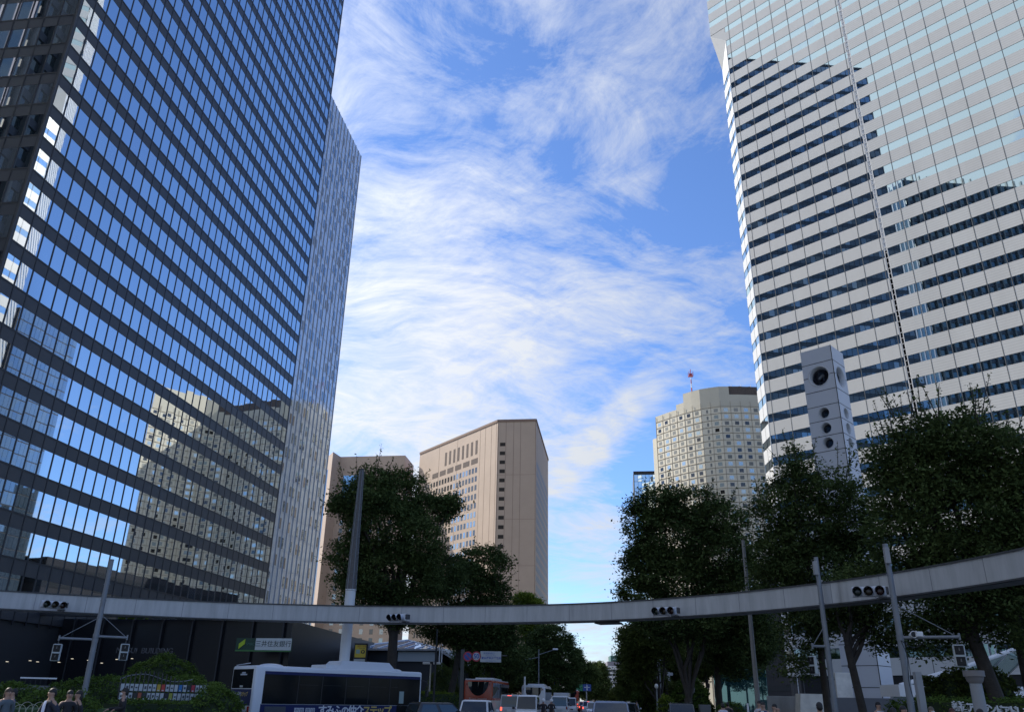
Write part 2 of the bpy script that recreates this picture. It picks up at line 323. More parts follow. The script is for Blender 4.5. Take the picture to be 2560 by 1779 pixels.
# its black ground-level lobby block, which carries the bank sign and the building's name
M_GLOSSB = mat('black_lobby_glass', (0.010, 0.011, 0.014), 0.30, 0, 0.2, 0.3, spec=0.35)
pf = Fr(-o, 90)
pod = MB(); pod.prism([(-50, 84), (-20.2, 80), (-15.8, 126), (-40, 122)], 0, 8.1, 0, pf)
for x in range(-48, -20, 3): pod.box(x, x + 0.14, 83.6 - (x + 50) * 0.134 - 0.02, 84 - (x + 50) * 0.134, 0, 8.1, 1, pf)
pod.box(-52, -19.9, 79.6, 80.2, 8.1, 8.5, 1, Fr(-o, 90))
pod.build('lobby', [M_GLOSSB, M_BLACK], tower)
fin = MB()
ow = left_pt(0.9); 
for i in range(9):                      # warm downlights under the lobby soffit
    p = at(25 + i * 37 + random.uniform(-14, 14), 1655 + random.uniform(-10, 4), 76) - o; fin.box(p.x - 0.05, p.x + 0.05, p.y - 0.1, p.y + 0.1, p.z - .02, p.z + .02)
fin.build('downlight', mat('downlight', (0.9, 0.8, 0.6), 0.5, emit=((1, 0.85, 0.6), 0.5)), tower)['kind'] = 'stuff'
lp = at(361, 1626, 77.5) - o
text('MITSUI  BUILDING', 0.62, mat('dull_metal_letters', (0.07, 0.07, 0.075), 0.6), tower, Fr(lp, 97.6).mat() @ Matrix.Rotation(R(90), 4, 'X'), ext=0.04)
# bank sign
sp = at(659, 1609, 79.6)
sign = thing('bank_sign', 'long dark green bank sign with a white name panel on the black lobby wall', 'sign', (sp.x, sp.y, 0), R(-8)); sf = Fr((0, 0, sp.z), 90)
m = MB(); m.box(-2.6, 2.6, 0, 0.25, -0.62, 0.5, 0, sf); m.box(-2.6, 2.6, -0.02, 0.0, -0.62, -0.5, 1, sf); m.build('panel', [mat('bank_green', (0.01, 0.05, 0.03), 0.4), mat('bank_green_line', (0.05, 0.2, 0.05), 0.4)], sign)
m = MB(); m.box(-0.75, 2.6, -0.05, 0.0, -0.5, 0.5, 0, sf); m.build('name_panel', mat('sign_white', (0.62, 0.66, 0.66), 0.5), sign)
text('三井住友銀行', 0.56, mat('sign_ink', (0.02, 0.05, 0.05), 0.5), sign, stand(sf, 0.92, -0.07, 0.0), ext=.004)
m = MB(); m.prism([(-2.3, -0.42), (-1.75, 0.0), (-1.75, 0.42), (-2.3, 0.02)], 0, 0.03, 0, ID); oo = m.build('emblem', mat('emblem_yellowgreen', (0.45, 0.6, 0.03), 0.5), sign); oo.matrix_local = Matrix.Translation((0, -0.03, sp.z)) @ Matrix.Rotation(R(90), 4, 'X')
for zz in (0.2, 0.05, -0.1): pass
text('SMBC', 0.30, mat('sign_faint', (0.06, 0.16, 0.12), 0.5), sign, stand(sf, -1.25, -0.03, 0.0), name='lettering', ext=.004)

# ------------------------------------------------------------------ pale tiled slab beside it
o2 = left_pt(2.245, PL + 0.3)
slab = thing('office_block', 'slim pale tiled block with scattered narrow windows against the black tower', 'office building', o2); fr = Fr((0, 0, 0), 8.0); L2 = 0.37 * PL; H2 = 1.6 + 2.037 * PL
m = MB(); m.box(0, L2, 0.12, 40, 0, H2, 0, fr); nb = 11; bw = L2 / nb; fh = 0.0354 * PL * 2 / 1.0 * 0.5
m.build('wall', M_TILEW, slab)
spec = []; k = 0; z = 3.0
while z < H2 - 3:
    for i in range(nb):
        if random.random() < 0.62: spec.append((fr, (i + (0.3 if (i + k) % 2 else 0.62)) * bw, 0.08, z + 1.0, bw * 0.34, 1.7, 0 if random.random() < .7 else 1))
    z += 0.0708 * PL * 0.5 if False else 2.9; k += 1
panes(slab, spec, [glass('slab_window', (0.7, 0.76, 0.82), 0.5, (0.14, 0.15, 0.16)), glass('slab_window_warm', (0.7, 0.64, 0.58), 0.4, (0.26, 0.22, 0.2))], 100, jit=0.1)
for i in range(nb + 1): m = MB(); m.box(i * bw - 0.04, i * bw + 0.04, 0.0, 0.14, 0, H2, 0, fr); m.build('rib', mat('slab_rib', (0.26, 0.29, 0.34), 0.5), slab)
m = MB()
zz = 3.0
while zz < H2: m.box(0, L2, 0.09, 0.13, zz - 0.04, zz + 0.03, 0, fr); zz += 2.9
m.build('tile_joint', mat('slab_joint', (0.38, 0.39, 0.43), 0.6), slab)

# ------------------------------------------------------------------ the silver tower on the right
PR = 125.0
a = R(-42.5); dR = Vector((math.sin(a), math.cos(a), 0)); nR = Vector((math.cos(a), -math.sin(a), 0))
P0 = (dR * 0.5525 + nR) * PR
stower = thing('office_tower', 'tall silver panelled office tower on the right with long ribbon windows', 'office tower', P0); fr = Fr((0, 0, 0), 136.8)
LR = 64.0; HR = 190.0; XS0, XS1 = 24.35, 24.95; FL = 0.0313 * PR; WH = 0.0124 * PR; SB = 1.6 + 0.9912 * PR; CH = 139.0
def rplan(inset, zt):                    # plan of the tower, its left corner cut off below CH
    q = [(XS0, inset), (XS0, 0.9), (XS1, 0.9), (XS1, inset), (LR, inset), (LR, 40), (-3.62, 40)]
    return q
body = MB()
body.prism([(-3.3, 3.75), (0.3, 0.4), (XS0, 0.25), (XS0, 0.9), (XS1, 0.9), (XS1, 0.25), (LR, 0.25), (LR, 40), (-3.3, 40)], 0, 131, 0, fr)
body.prism([(-3.3, 0.25), (XS0, 0.25), (XS0, 0.9), (XS1, 0.9), (XS1, 0.25), (LR, 0.25), (LR, 40), (-3.3, 40)], 139.4, HR, 0, fr)
body.prism([(-3.3, 4.2), (0.6, 0.3), (XS0, 0.25), (XS0, 0.9), (XS1, 0.9), (XS1, 0.25), (LR, 0.25), (LR, 40), (-3.3, 40)], 131, 139.4, 0, fr)
body.build('wall', M_DCORE, stower)
cfr = Fr(fr(-3.62, 3.62, 0), 136.8 + 45)    # chamfer, walked toward the near corner (45 deg to the main face)
CL = 3.62 * math.sqrt(2)
side = Fr(fr(-3.62, 40, 0), 226.8)          # left flank
spec = []; rib = MB
def floors():
    k = -16
    while True:
        zb = SB - k * FL
        if zb < 6: break
        yield k, zb
        k += 1
wl = []
for k, zb in floors():
    zt = zb + WH; nz = zb - (FL - WH); up = zb >= 139.4; low = zt <= 129
    if zt > HR: continue
    s = MB(); x0 = -3.62 if nz > 137.5 else 0
    if nz < 2: nz = 0.2
    for (xa, xb, sh) in ((x0, XS0, 0), (XS1, LR, 1)): s.box(xa, xb, 0, 0.4, nz, zb, sh, fr)
    s.box(0, 36.4, 0, 0.3, nz, zb, 0, side)
    if zb < 129: s.box(0, CL, 0, 0.3, nz, zb, 0, cfr)
    s.build('spandrel', [M_SIL, M_SIL2], stower)
    for (f_, xa, xb, on) in ((fr, -3.62 if up else 0, XS0, 1), (fr, XS1, LR, 1), (cfr, 0, CL, low), (side, 0, 36.4, 1)):
        if on: wl.append((f_, xa, xb, zb, zt))
# ribbon windows: one part per floor and face, each made of slightly tilted panes
def nearkey(q): return (q[0]((q[1] + q[2]) / 2, 0, q[3]) + P0).length + (400 if q[0] is side else 0)
wl.sort(key=nearkey); rest = MB()
for i, (f_, xa, xb, zb, zt) in enumerate(wl):
    m = MB() if i < 100 else rest; n = max(1, round((xb - xa) / 3.29)); w = (xb - xa) / n
    for j in range(n):
        a_, b_ = xa + j * w, xa + (j + 1) * w; t1, t2 = math.tan(R(random.gauss(0, .03))) * w / 2, math.tan(R(random.gauss(0, .03))) * WH / 2
        m.quad(f_(a_, 0.06 - t1 - t2, zb), f_(b_, 0.06 + t1 - t2, zb), f_(b_, 0.06 + t1 + t2, zt), f_(a_, 0.06 - t1 + t2, zt))
    if i < 100: m.build('window', G_LIGHT, stower)
if rest.f: rest.build('window', G_LIGHT, stower)['kind'] = 'stuff'
xs = [0.94 + 3.29 * i for i in range(8)] + [XS1 + 3.29 * i for i in range(1, 12)]
for x in xs:
    m = MB(); m.box(x - 0.045, x + 0.045, -0.02, 0.1, 2, HR, 0, fr); m.build('joint', M_JOINT, stower)
m = MB(); m.box(-0.10, 0.0, -0.03, 0.1, 2, 135, 0, fr); m.build('corner_trim', M_WHITE, stower)
m = MB(); m.box(CL / 2 - .04, CL / 2 + .04, -0.02, 0.1, 2, 131, 0, cfr); m.build('joint', M_JOINT, stower)
# bevelled soffit where the cut corner meets the full corner above
A_, B_, C_ = fr(-3.62, 0, 138.6), fr(0, 0, 135.0), fr(-3.62, 3.62, 131.2); TZ = 138.65
m = MB(); m.add([A_, B_, C_], [(0, 1, 2)]); m.add([A_, B_, fr(0, 0, TZ), fr(-3.62, 0, TZ)], [(0, 1, 2, 3)]); m.add([C_, A_, fr(-3.62, 0, TZ), fr(-3.62, 3.62, TZ)], [(0, 1, 2, 3)])
zc0 = max([q[4] for q in wl if q[0] is cfr]); m.add([cfr(0, 0, zc0), cfr(CL, 0, zc0), B_, C_], [(0, 1, 2, 3)]); m.build('soffit', M_SIL, stower)
# slot with a maintenance ladder between the two halves of the face
lad = MB()
for x in (XS0 + 0.05, XS1 - 0.05): lad.box(x - 0.06, x + 0.06, 0.02, 0.14, 4, HR, 0, fr)
z = 4.0
while z < HR: lad.box(XS0, XS1, 0.02, 0.10, z, z + 0.09, 0, fr); z += FL / 4
lad.build('ladder', M_WHITE, stower)
m = MB(); m.box(XS0 + 0.02, XS1 - 0.02, 0.12, 0.6, 72, HR, 0, fr); m.build('slot_cover', M_WHITE, stower)
m = MB(); m.box(-2, LR - 2, 2, 38, HR, HR + 1, 0, fr); m.build('roof', M_CONC, stower)

# ------------------------------------------------------------------ a second dark tower, out of the frame, that the silver tower mirrors
root = thing('office_tower', 'dark ribbed office tower mirrored in the right half of the silver tower', 'office tower', (-86, 39, 0)); fr = Fr((0, 0, 0), 8.0)
m = MB(); m.box(-70, 0, 0.4, 60, 0, 190, 0, fr)
for k in range(49): m.box(-70, 0, 0.15, 0.5, k * 3.8, k * 3.8 + 1.5, 1, fr)
m.build('wall', [glass('far_tower_glass', (0.5, 0.6, 0.6), 0.25, (0.02, 0.03, 0.03)), M_DSPAN], root)
for i in range(24): m = MB(); m.box(-70 + i * 3, -69.55 + i * 3, -0.5, 0.5, 0, 192, 0, fr); m.build('fin', mat('fin_grey', (0.16, 0.17, 0.17), 0.6), root)
fb = Fr((0, 0, 0), 98)
m = MB()
for i in range(22): m.box(0.9 + i * 2.7, 1.5 + i * 2.7, -0.12, 0.3, 0, 192, 0, Fr(fr(0, 0, 0), -82))
m.build('fin', mat('fin_pale', (0.26, 0.26, 0.40), 0.6), root)

# block beyond the slab, hidden from here; it keeps the afternoon sun off the foot of the silver tower
root = thing('office_block', 'plain grey office block behind the pale slab, down the avenue', 'office building', (-95, 160, 0)); m = MB(); m.box(0, 42, 0.3, 50, 0, 120, 0)
for k in range(30): m.box(-.1, 42.1, 0.1, 50.1, 3.9 * k + 1.2, 3.9 * k + 2.8, 1)
m.build('wall', [M_CONC, M_SIL], root); m = MB(); m.box(8, 34, 10, 40, 120, 123, 0); m.build('roof_plant', M_CONC, root)
root = thing('office_block', 'low dark office block standing behind the silver tower', 'office building', (78, 200, 0)); m = MB(); m.box(0, 120, 0.3, 90, 0, 36, 0)
for k in range(9): m.box(-.1, 120.1, 0.1, 90.1, 3.9 * k + 1.2, 3.9 * k + 2.8, 1)
m.build('wall', [mat('dark_block_wall', (0.022, 0.024, 0.03), .9, spec=.1), mat('dark_block_glass', (0.012, 0.015, 0.02), .8, spec=.1)], root); m = MB(); m.box(30, 60, 20, 50, 36, 40, 0); m.build('roof_plant', M_CONC, root)

root = thing('office_block', 'blue glass office block hidden behind the silver tower, mirrored low in the black tower', 'office building', (82, 174.5, 0)); m = MB(); m.box(0.2, 36, 0.2, 21.5, 0, 101, 0); m.build('wall', M_DCORE, root)
spec = [(Fr((0, 21.7, 0), 180), .2 + 1.5 * i + .75, 0.1, 2 + 3.6 * k, 1.42, 3.3, 0) for i in range(14) for k in range(28)]
panes(root, spec, [glass('navy_block_glass', (0.5, 0.65, 0.8), 0.30, (0.03, 0.05, 0.075))], 60, jit=.4)
# ------------------------------------------------------------------ the beige hotel: a gently concave grid of window bays
def seg_frames(pts):
    out = []
    for a_, b_ in zip(pts, pts[1:]):
        d = Vector(b_) - Vector(a_); out.append((Fr((a_[0], a_[1], 0), math.degrees(math.atan2(d.x, d.y))), d.length))
    return out
hp = [pol(10.70, 357.5), pol(11.8, 351), pol(13.0, 345), pol(14.1, 341), pol(15.4, 339.5), pol(16.8, 341.5), pol(18.2, 344.5), pol(19.8, 351), pol(21.6, 352), pol(23.2, 344), pol(25.2, 334)]
# resample to equal bays
def resample(pts, n):
    pts = [Vector((p[0], p[1])) for p in pts]; L = [0]
    for a_, b_ in zip(pts, pts[1:]): L.append(L[-1] + (b_ - a_).length)
    out = []
    for i in range(n + 1):
        t = L[-1] * i / n; k = 0
        while k < len(L) - 2 and L[k + 1] < t: k += 1
        f = (t - L[k]) / (L[k + 1] - L[k]); out.append(pts[k].lerp(pts[k + 1], f))
    return out, L[-1]
_, LL = resample(hp, 4); nb = round(LL / 4.2); q, LL = resample(hp, nb)
base = Vector((q[0].x, q[0].y, 0)); q = [Vector((p.x - base.x, p.y - base.y)) for p in q]
hotel = thing('hotel_tower', 'broad beige hotel tower with a gently curved grid of square windows', 'hotel', base)
back = [Vector((p.x + 6, p.y + 22)) for p in q[::-1]]
HT = 119.0; m = MB()
m.prism([(p.x, p.y) for p in q] + [(p.x, p.y) for p in back], 0, HT, 0); m.build('wall', M_BEIGE, hotel)
azs = [math.degrees(math.atan2((p + base.xy).x, (p + base.xy).y)) for p in q]
def crown(i0, i1, z1, off=0.35):
    m = MB(); f = [(p.x, p.y + off) for p in q[i0:i1 + 1]]; b_ = [(p.x + 6, p.y + 21) for p in q[i0:i1 + 1][::-1]]; m.prism(f + b_, HT, z1, 0); return m.build('parapet', mat('beige_crown', (0.50, 0.47, 0.38), 0.7, 0, 0.05, 0.2), hotel)
def idx(a_): return min(range(len(azs)), key=lambda i: abs(azs[i] - a_))
iA, iB, iC, iD = idx(12.0), idx(12.9), idx(16.0), idx(21.5)
crown(0, iA, 122.0); crown(iA, iB, 124.2); crown(iB, iC, 128.3); crown(iC, iD, 124.6); crown(iD, nb, 131.0)
m = MB(); f = [(p.x, p.y + 1.0) for p in q[iC:iD + 1]]; m.prism(f + [(x + 6, y + 14) for x, y in f[::-1]], 124.6, 128.6, 0)
for i in range(iC, iD, 1): m.ell((q[i].x + 1, q[i].y + 3, 128.4), (1.7, 1.7, 0.9), 0, 8, 4, ID, 0.0)
m.build('roof_plant', mat('roof_plant_brown', (0.09, 0.07, 0.06), 0.8, 0, 0.4, 1.5), hotel)
m = MB()
for i in range(iC, iD): m.tube([(q[i].x + 2, q[i].y + 3, 128), (q[i].x + 2, q[i].y + 3, 130.2)], 0.12, 5)
m.build('railing', M_WHITE, hotel)
spec = []; fl_n = 38; led = MB(); frs = []
for i in range(nb):
    d = q[i + 1] - q[i]; frs.append((Fr((q[i].x, q[i].y, 0), math.degrees(math.atan2(d.x, d.y))), d.length))
for k in range(fl_n):
    zl = HT - 2.96 * k; m = MB()
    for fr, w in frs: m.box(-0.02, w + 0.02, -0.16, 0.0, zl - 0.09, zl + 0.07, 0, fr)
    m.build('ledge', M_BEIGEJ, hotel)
    for i, (fr, w) in enumerate(frs):
        if i == 6: spec.append((fr, w * 0.62, -0.03, zl - 1.6, 0.8, 1.5, 3)); continue
        spec.append((fr, w * 0.5, -0.03, zl - 1.5, 1.75, 1.55, random.choice([0, 0, 0, 1, 1, 1, 2, 3]) if i > 3 else random.choice([1, 2, 3, 3, 0])))
panes(hotel, spec, G_BG, 100)
for i in range(nb + 1):
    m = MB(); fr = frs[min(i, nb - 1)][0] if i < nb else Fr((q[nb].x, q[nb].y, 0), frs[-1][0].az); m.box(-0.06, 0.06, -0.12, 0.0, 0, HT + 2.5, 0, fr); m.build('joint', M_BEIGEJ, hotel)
m = MB(); m.box(-3, 0, 0.4, 12, 0, 112, 0, frs[0][0]); m.build('stair_tower', M_BEIGE, hotel)
mp = pol(13.43, 350)
mast = thing('radio_mast', 'red and white radio mast standing on the beige hotel roof', 'mast', (mp.x, mp.y, 128.3))
m = MB()
for k in range(6): m.tube([(0, 0, k * 2.0), (0, 0, k * 2.0 + 2.0)], 0.30 - 0.03 * k, 6, k % 2)
M_RED = mat('signal_red', (0.42, 0.05, 0.04), 0.5); m.build('pole', [M_WHITE, M_RED], mast)
m = MB(); m.box(-.95, .95, -.95, .95, 9.6, 9.8, 0); [m.box(x - .09, x + .09, y - .09, y + .09, 9.4, 11.6, 0) for x in (-.9, .9) for y in (-.9, .9)]; m.box(-.7, .7, -.7, .7, 10.5, 10.7, 0); m.box(-.12, .12, -.12, .12, 9, 13.0, 0); m.build('antenna', M_RED, mast)

# ------------------------------------------------------------------ the slim glass building left of the hotel
gp = pol(8.95, 430)
gb = thing('office_block', 'slim blue mirrored glass office block left of the beige hotel', 'office building', gp); fr = Fr((0, 0, 0), 97.5)
m = MB(); m.box(0, 24, 0.2, 30, 0, 116, 0, fr); m.build('wall', M_DCORE, gb)
spec = [(fr, 1 + 2.0 * i, 0.12, 2 + 3.8 * k, 1.86, 3.6, 0) for i in range(12) for k in range(30)]
panes(gb, spec, [glass('skyline_glass', (0.8, 0.93, 0.98), 0.8, (0.1, 0.13, 0.14))], 100, jit=0.5)
m = MB(); m.box(-0.3, 0, 0, 30, 0, 116, 0, fr); m.build('side_wall', M_DSPAN, gb)

# ------------------------------------------------------------------ brown hotel wings
def brown(name, label, pts, H, rows, group=None):
    base = Vector((pts[0][0], pts[0][1], 0)); root = thing(name, label, 'hotel', base, 0, group); P_ = [Vector((p[0] - base.x, p[1] - base.y)) for p in pts]
    m = MB()
    cen = sum(P_, Vector((0, 0))) / len(P_)
    m.prism([(p.x + (0.35 if 0 else 0), p.y) for p in P_], 0, H, 0); m.build('wall', M_BROWN, root)
    return root, seg_frames([(p.x, p.y) for p in P_])
T0 = pol(-6.57, 332.6); c1 = pol(-0.95, 285); c2 = pol(1.89, 283.3); r3 = pol(2.78, 336.8)
bh, sf_ = brown('hotel_tower', 'brown stone hotel tower with a windowless corner, in front of the open sky', [T0, c1, c2, r3, (r3.x - 30, r3.y + 12), (T0.x + 8, T0.y + 22)], 96.4, 1)
(fa, la), (fb, lb), (fc, lc) = sf_[:3]
m = MB(); m.box(0, la, -.25, .3, 96.0, 96.9, 0, fa); m.box(0, lb, -.25, .3, 96.0, 96.9, 0, fb); m.box(0, lc, -.25, .3, 96.0, 96.9, 0, fc); m.build('coping', M_BROWNJ, bh)
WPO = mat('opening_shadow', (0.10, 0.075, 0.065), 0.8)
spec = []
for k in range(24):                      # left face: rows of upright windows
    z = 80.6 - 3.35 * k
    n = 19
    for i in range(n): spec.append((fa, la * (0.06 + 0.72 * (i + 0.5) / n), -0.04, z, 1.25, 2.0, 0 if random.random() < .7 else 1))
for k in range(23): spec.append((fb, 1.95, -0.04, 87.4 - 3.35 * k, 1.95, 1.35, 3))
for k in range(22):
    for i in range(13): spec.append((fc, 4 + 3.7 * i, -0.04, 80.6 - 3.35 * k, 2.5, 2.0, 2))
panes(bh, spec, [G_BROWN, glass('hotel_glass_bright', (0.6, 0.66, 0.68), 0.45, (0.14, 0.15, 0.15)), mat('shaded_pane', (0.12, 0.12, 0.12), 0.4), mat('dark_recess', (0.045, 0.04, 0.036), .8, spec=.1)], 100)
for z in (91.2,):
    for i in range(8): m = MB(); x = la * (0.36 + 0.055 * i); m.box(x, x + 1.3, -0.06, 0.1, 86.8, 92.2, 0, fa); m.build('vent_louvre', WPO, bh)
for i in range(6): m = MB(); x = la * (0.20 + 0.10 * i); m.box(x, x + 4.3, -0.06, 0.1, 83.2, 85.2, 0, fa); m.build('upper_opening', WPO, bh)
m = MB()
for x in (la * 0.28, la * 0.52, la * .80, la * .86, la * .93, la * .985): m.box(x - .07, x + .07, -0.03, 0.1, 0, 96, 0, fa)
m.build('joint', M_BROWNJ, bh)
m = MB()
for x in (0.25, lb * .22, lb * .42, lb * .60, lb * 0.985): m.box(x - .06, x + .06, -0.03, 0.1, 0, 96, 0, fb)
for z in (28, 44, 60, 76): m.box(0, lb, -0.025, 0.1, z - .04, z + .04, 0, fb)
m.build('joint', M_BROWNJ, bh)
p1, p2, p3 = pol(-13.3, 352), pol(-12.19, 345), pol(-7.62, 336); p4 = pol(-6.97, 352)
bw, s2 = brown('hotel_tower', 'second brown hotel wing, half hidden behind the tall trees beside the pale slab', [p1, pol(-12.75, 338), p2, p3, p4, (p4.x - 14, p4.y + 30), (p1.x, p1.y + 30)], 96.3, 1)
f_, l_ = s2[2]; spec = []
for k in range(24):
    for i in range(6): spec.append((f_, 3.2 + l_ * 0.145 * i, -0.04, 68 - 3.3 * k, 1.5, 1.9, 0 if random.random() < .5 else 1))
panes(bw, spec, [G_BROWN, MATS['hotel_glass_bright']], 100)
m = MB(); m.box(2.2, 8.2, -0.05, 0.1, 76, 88, 0, f_); m.build('atrium_window', glass('atrium_glass', (0.7, 0.85, 0.9), 0.6, (0.1, 0.12, 0.13)), bw)
f0, l0 = s2[0]; m = MB(); m.box(l0 * .35, l0 * .6, -0.06, 0.1, 2, 90, 0, f0); m.build('glass_strip', glass('strip_glass', (0.5, 0.6, 0.7), 0.4, (0.03, 0.03, 0.04)), bw)
m = MB(); m.tube([(2, 6, 96), (3.2, 6, 99.5)], .12, 5); m.tube([(-2, 6, 98.6), (4, 6, 98.9)], .12, 5); m.tube([(-1, 6, 96), (-1.6, 6, 99)], .12, 5); m.build('roof_crane', M_CONC, bw)

# ------------------------------------------------------------------ white office building and its neighbour at the far end of the avenue
wp = at(1512, 1740, 560)
wb = thing('office_building', 'white office building with dark window bands at the far end of the avenue', 'office building', (wp.x, wp.y, 0)); wb.scale = (.8, .8, at(1512, 1663, 560).z / 37.0); fr = Fr((0, 0, 0), 92); fs = Fr(fr(0, 0, 0) + Vector((-5, 40, 0)), 172.9)
m = MB(); m.box(0, 42, 0.3, 40, 0, 37.0, 0, fr); m.build('wall', mat('far_white_wall', (0.62, 0.62, 0.62), 0.7), wb)
m = MB(); m.box(3, 42, 3, 30, 37.0, 41.5, 0, fr); m.build('upper_storey', mat('far_grey_roof', (0.20, 0.19, 0.22), 0.8), wb)
m = MB(); m.box(6, 42, 6, 28, 41.5, 47.5, 0, fr)
for i in range(8): m.box(13 + i * 3.4, 15 + i * 3.4, 6, 8, 47.5, 49.2, 0, fr)
m.build('rooftop_sign', mat('far_green_sign', (0.06, 0.14, 0.12), 0.6), wb)
m = MB(); m.tube([fr(9, 5.9, 44.2), fr(9, 5.8, 45.9)], .16, 5); m.tube([fr(9, 5.9, 44.3), fr(7.9, 5.8, 43.4)], .16, 5); m.tube([fr(9, 5.9, 44.3), fr(10.1, 5.8, 43.4)], .16, 5); m.build('emblem', M_WHITE, wb)
m = MB(); m.tube([fr(7, 10, 47), fr(7, 10, 53)], .2, 5); m.tube([fr(14, 10, 47), fr(14, 10, 53)], .2, 5); m.build('aerial', M_CONC, wb)
spec = []
for k in range(9):
    for i in range(14): spec.append((fr, 2.0 + 2.9 * i, 0.2, 32.2 - 4.0 * k, 2.3, 1.9, 0))
panes(wb, spec, [glass('far_window', (0.4, 0.45, 0.5), 0.4, (0.04, 0.05, 0.07))], 100)
np_ = at(1489, 1740, 520)
nb_ = thing('office_building', 'beige building behind the far end of the left tree row', 'office building', (np_.x, np_.y, 0)); m = MB(); H_ = at(1490, 1663, 520).z; m.box(-5, 4.5, 0, 25, 0, H_, 0); m.box(-4.5, 0, 1, 20, H_, H_ + 1.6, 0); m.build('wall', mat('far_beige_wall', (0.42, 0.36, 0.30), 0.8), nb_)
spec = [(Fr((0, 0, 0), 90), -3.7 + 1.8 * i, -0.03, 3 + 2.6 * k, 1.0, 1.2, 0) for i in range(5) for k in range(8)]; panes(nb_, spec, [MATS['far_window']], 80)

# ------------------------------------------------------------------ white clock pillar with round openings
DC = 84.0
ca, cb_, cc = at(2000.6, 886, DC), at(2075.2, 861.5, DC - 1.2), at(2114.2, 888, DC + 1.6)
root = thing('clock_pillar', 'tall white panelled clock pillar with round portholes in front of the silver tower', 'clock tower', (cb_.x, cb_.y, 0))
zt = cb_.z; A2 = Vector((ca.x - cb_.x, ca.y - cb_.y)); B2 = Vector((cc.x - cb_.x, cc.y - cb_.y))
w1_ = A2.length; A2 = A2.normalized(); B2 = Vector((A2.y, -A2.x)) if Vector((A2.y, -A2.x)).dot(B2) > 0 else Vector((-A2.y, A2.x)); w2_ = 3.1
fl_ = Fr((A2.x * w1_, A2.y * w1_, 0), math.degrees(math.atan2(-A2.x, -A2.y))); fr_ = Fr((0, 0, 0), math.degrees(math.atan2(B2.x, B2.y)))
M_PIL = mat('white_enamel', (0.55, 0.57, 0.62), 0.35, 0, 0.03, 0.4)
tops = [zt - 2.55 * k for k in range(0, 15)]
pw = w1_
circ = {1: (0.70, 0.5, 0), 4: (0.40, .5, 1), 5: (0.40, .5, 1), 6: (0.40, .5, 1)}
def face(fr, w, off=0.0):
    """panelled face with real round openings; returns mesh builders for panel, rims and dark voids"""
    pm = MB(); rim = MB(); void = MB()
    Z = lambda y: at(2040, y, DC).z - at(2040, 875, DC).z + zt
    rk = (at(2040, 920, DC).z - at(2040, 960, DC).z) / 40
    holes = [(w / 2, Z(944), 20 * rk, 0), (w / 2, Z(1036), 10.5 * rk, 0), (w / 2, Z(1074), 10.5 * rk, 0), (w / 2, Z(1111), 10.5 * rk, 0)]
    cells = [(zt, Z(911), None), (Z(911), Z(981), holes[0]), (Z(981), Z(1018), None), (Z(1018), Z(1055), holes[1]), (Z(1055), Z(1093), holes[2]), (Z(1093), Z(1131), holes[3])]
    z = Z(1131); ph = (Z(1018) - Z(1055))
    while z > 0.01: cells.append((z, max(z - ph * 1.15, 0), None)); z -= ph * 1.15
    for z1, z0, h in cells:
        if h is None: pm.quad(fr(0, 0, z0), fr(w, 0, z0), fr(w, 0, z1), fr(0, 0, z1)); continue
        cx, cz, rr, _ = h; n = 40; outer = []; inner = []
        for j in range(n):
            a_ = 2 * math.pi * (j + .5) / n; c_, s_ = math.cos(a_), math.sin(a_)
            tx = ((w - cx) if c_ > 0 else cx) / max(abs(c_), 1e-6); tz = ((z1 - cz) if s_ > 0 else (cz - z0)) / max(abs(s_), 1e-6); t = min(tx, tz)
            outer.append(fr(cx + c_ * t, 0, cz + s_ * t)); inner.append(fr(cx + c_ * rr * 1.28, 0, cz + s_ * rr * 1.28))
        pm.add(outer + inner, [(j, (j + 1) % n, n + (j + 1) % n, n + j) for j in range(n)])
        cors = [(w, z1), (0, z1), (0, z0), (w, z0)]
        for cxx, czz in cors:            # fill the four corners the ray fan cuts off
            best = sorted(range(n), key=lambda j: (outer[j] - fr(cxx, 0, czz)).length)[:2]; i_, j_ = sorted(best)
            if (i_, j_) == (0, n - 1): i_, j_ = j_, i_
            pm.add([outer[i_], fr(cxx, 0, czz), outer[j_]], [(0, 1, 2)])
        ring_ = [[fr(cx + math.cos(2 * math.pi * j / n) * q_ * rr, y_, cz + math.sin(2 * math.pi * j / n) * q_ * rr) for j in range(n)] for q_, y_ in ((1.28, 0.0), (1.24, -0.05), (1.14, 0.02), (1.02, 0.34), (1.0, 0.5))]
        rim.add([v for q_ in ring_ for v in q_], [(r_ * n + j, r_ * n + (j + 1) % n, (r_ + 1) * n + (j + 1) % n, (r_ + 1) * n + j) for r_ in range(4) for j in range(n)], 0, True)
        void.add([fr(cx + math.cos(2 * math.pi * j / n) * rr, 0.48, cz + math.sin(2 * math.pi * j / n) * rr) for j in range(n)], [tuple(range(n))])
    jn = MB()
    for z1, z0, h in cells[1:]: jn.box(0, w, -0.012, 0.02, z1 - 0.03, z1 + 0.03, 0, fr)
    zh = holes[0][1]; jn.box(0, w / 2 - holes[0][2] * 1.3, -0.012, 0.02, zh - .03, zh + .03, 0, fr); jn.box(w / 2 + holes[0][2] * 1.3, w, -0.012, 0.02, zh - .03, zh + .03, 0, fr)
    return pm, rim, void, jn, cells, holes
for fr, w in ((fl_, w1_), (fr_, w2_)):
    pm, rim, void, jn, cells, holes = face(fr, w)
    pm.build('panel_face', M_PIL, root); jn.build('joint', M_BLACK, root)
    rim.build('porthole_rim', mat('porthole_rim', (0.50, 0.51, 0.52), 0.5), root)
    void.build('porthole_glass', glass('porthole_dark', (0.4, 0.45, 0.5), 0.15, (0.01, 0.01, 0.015)), root)
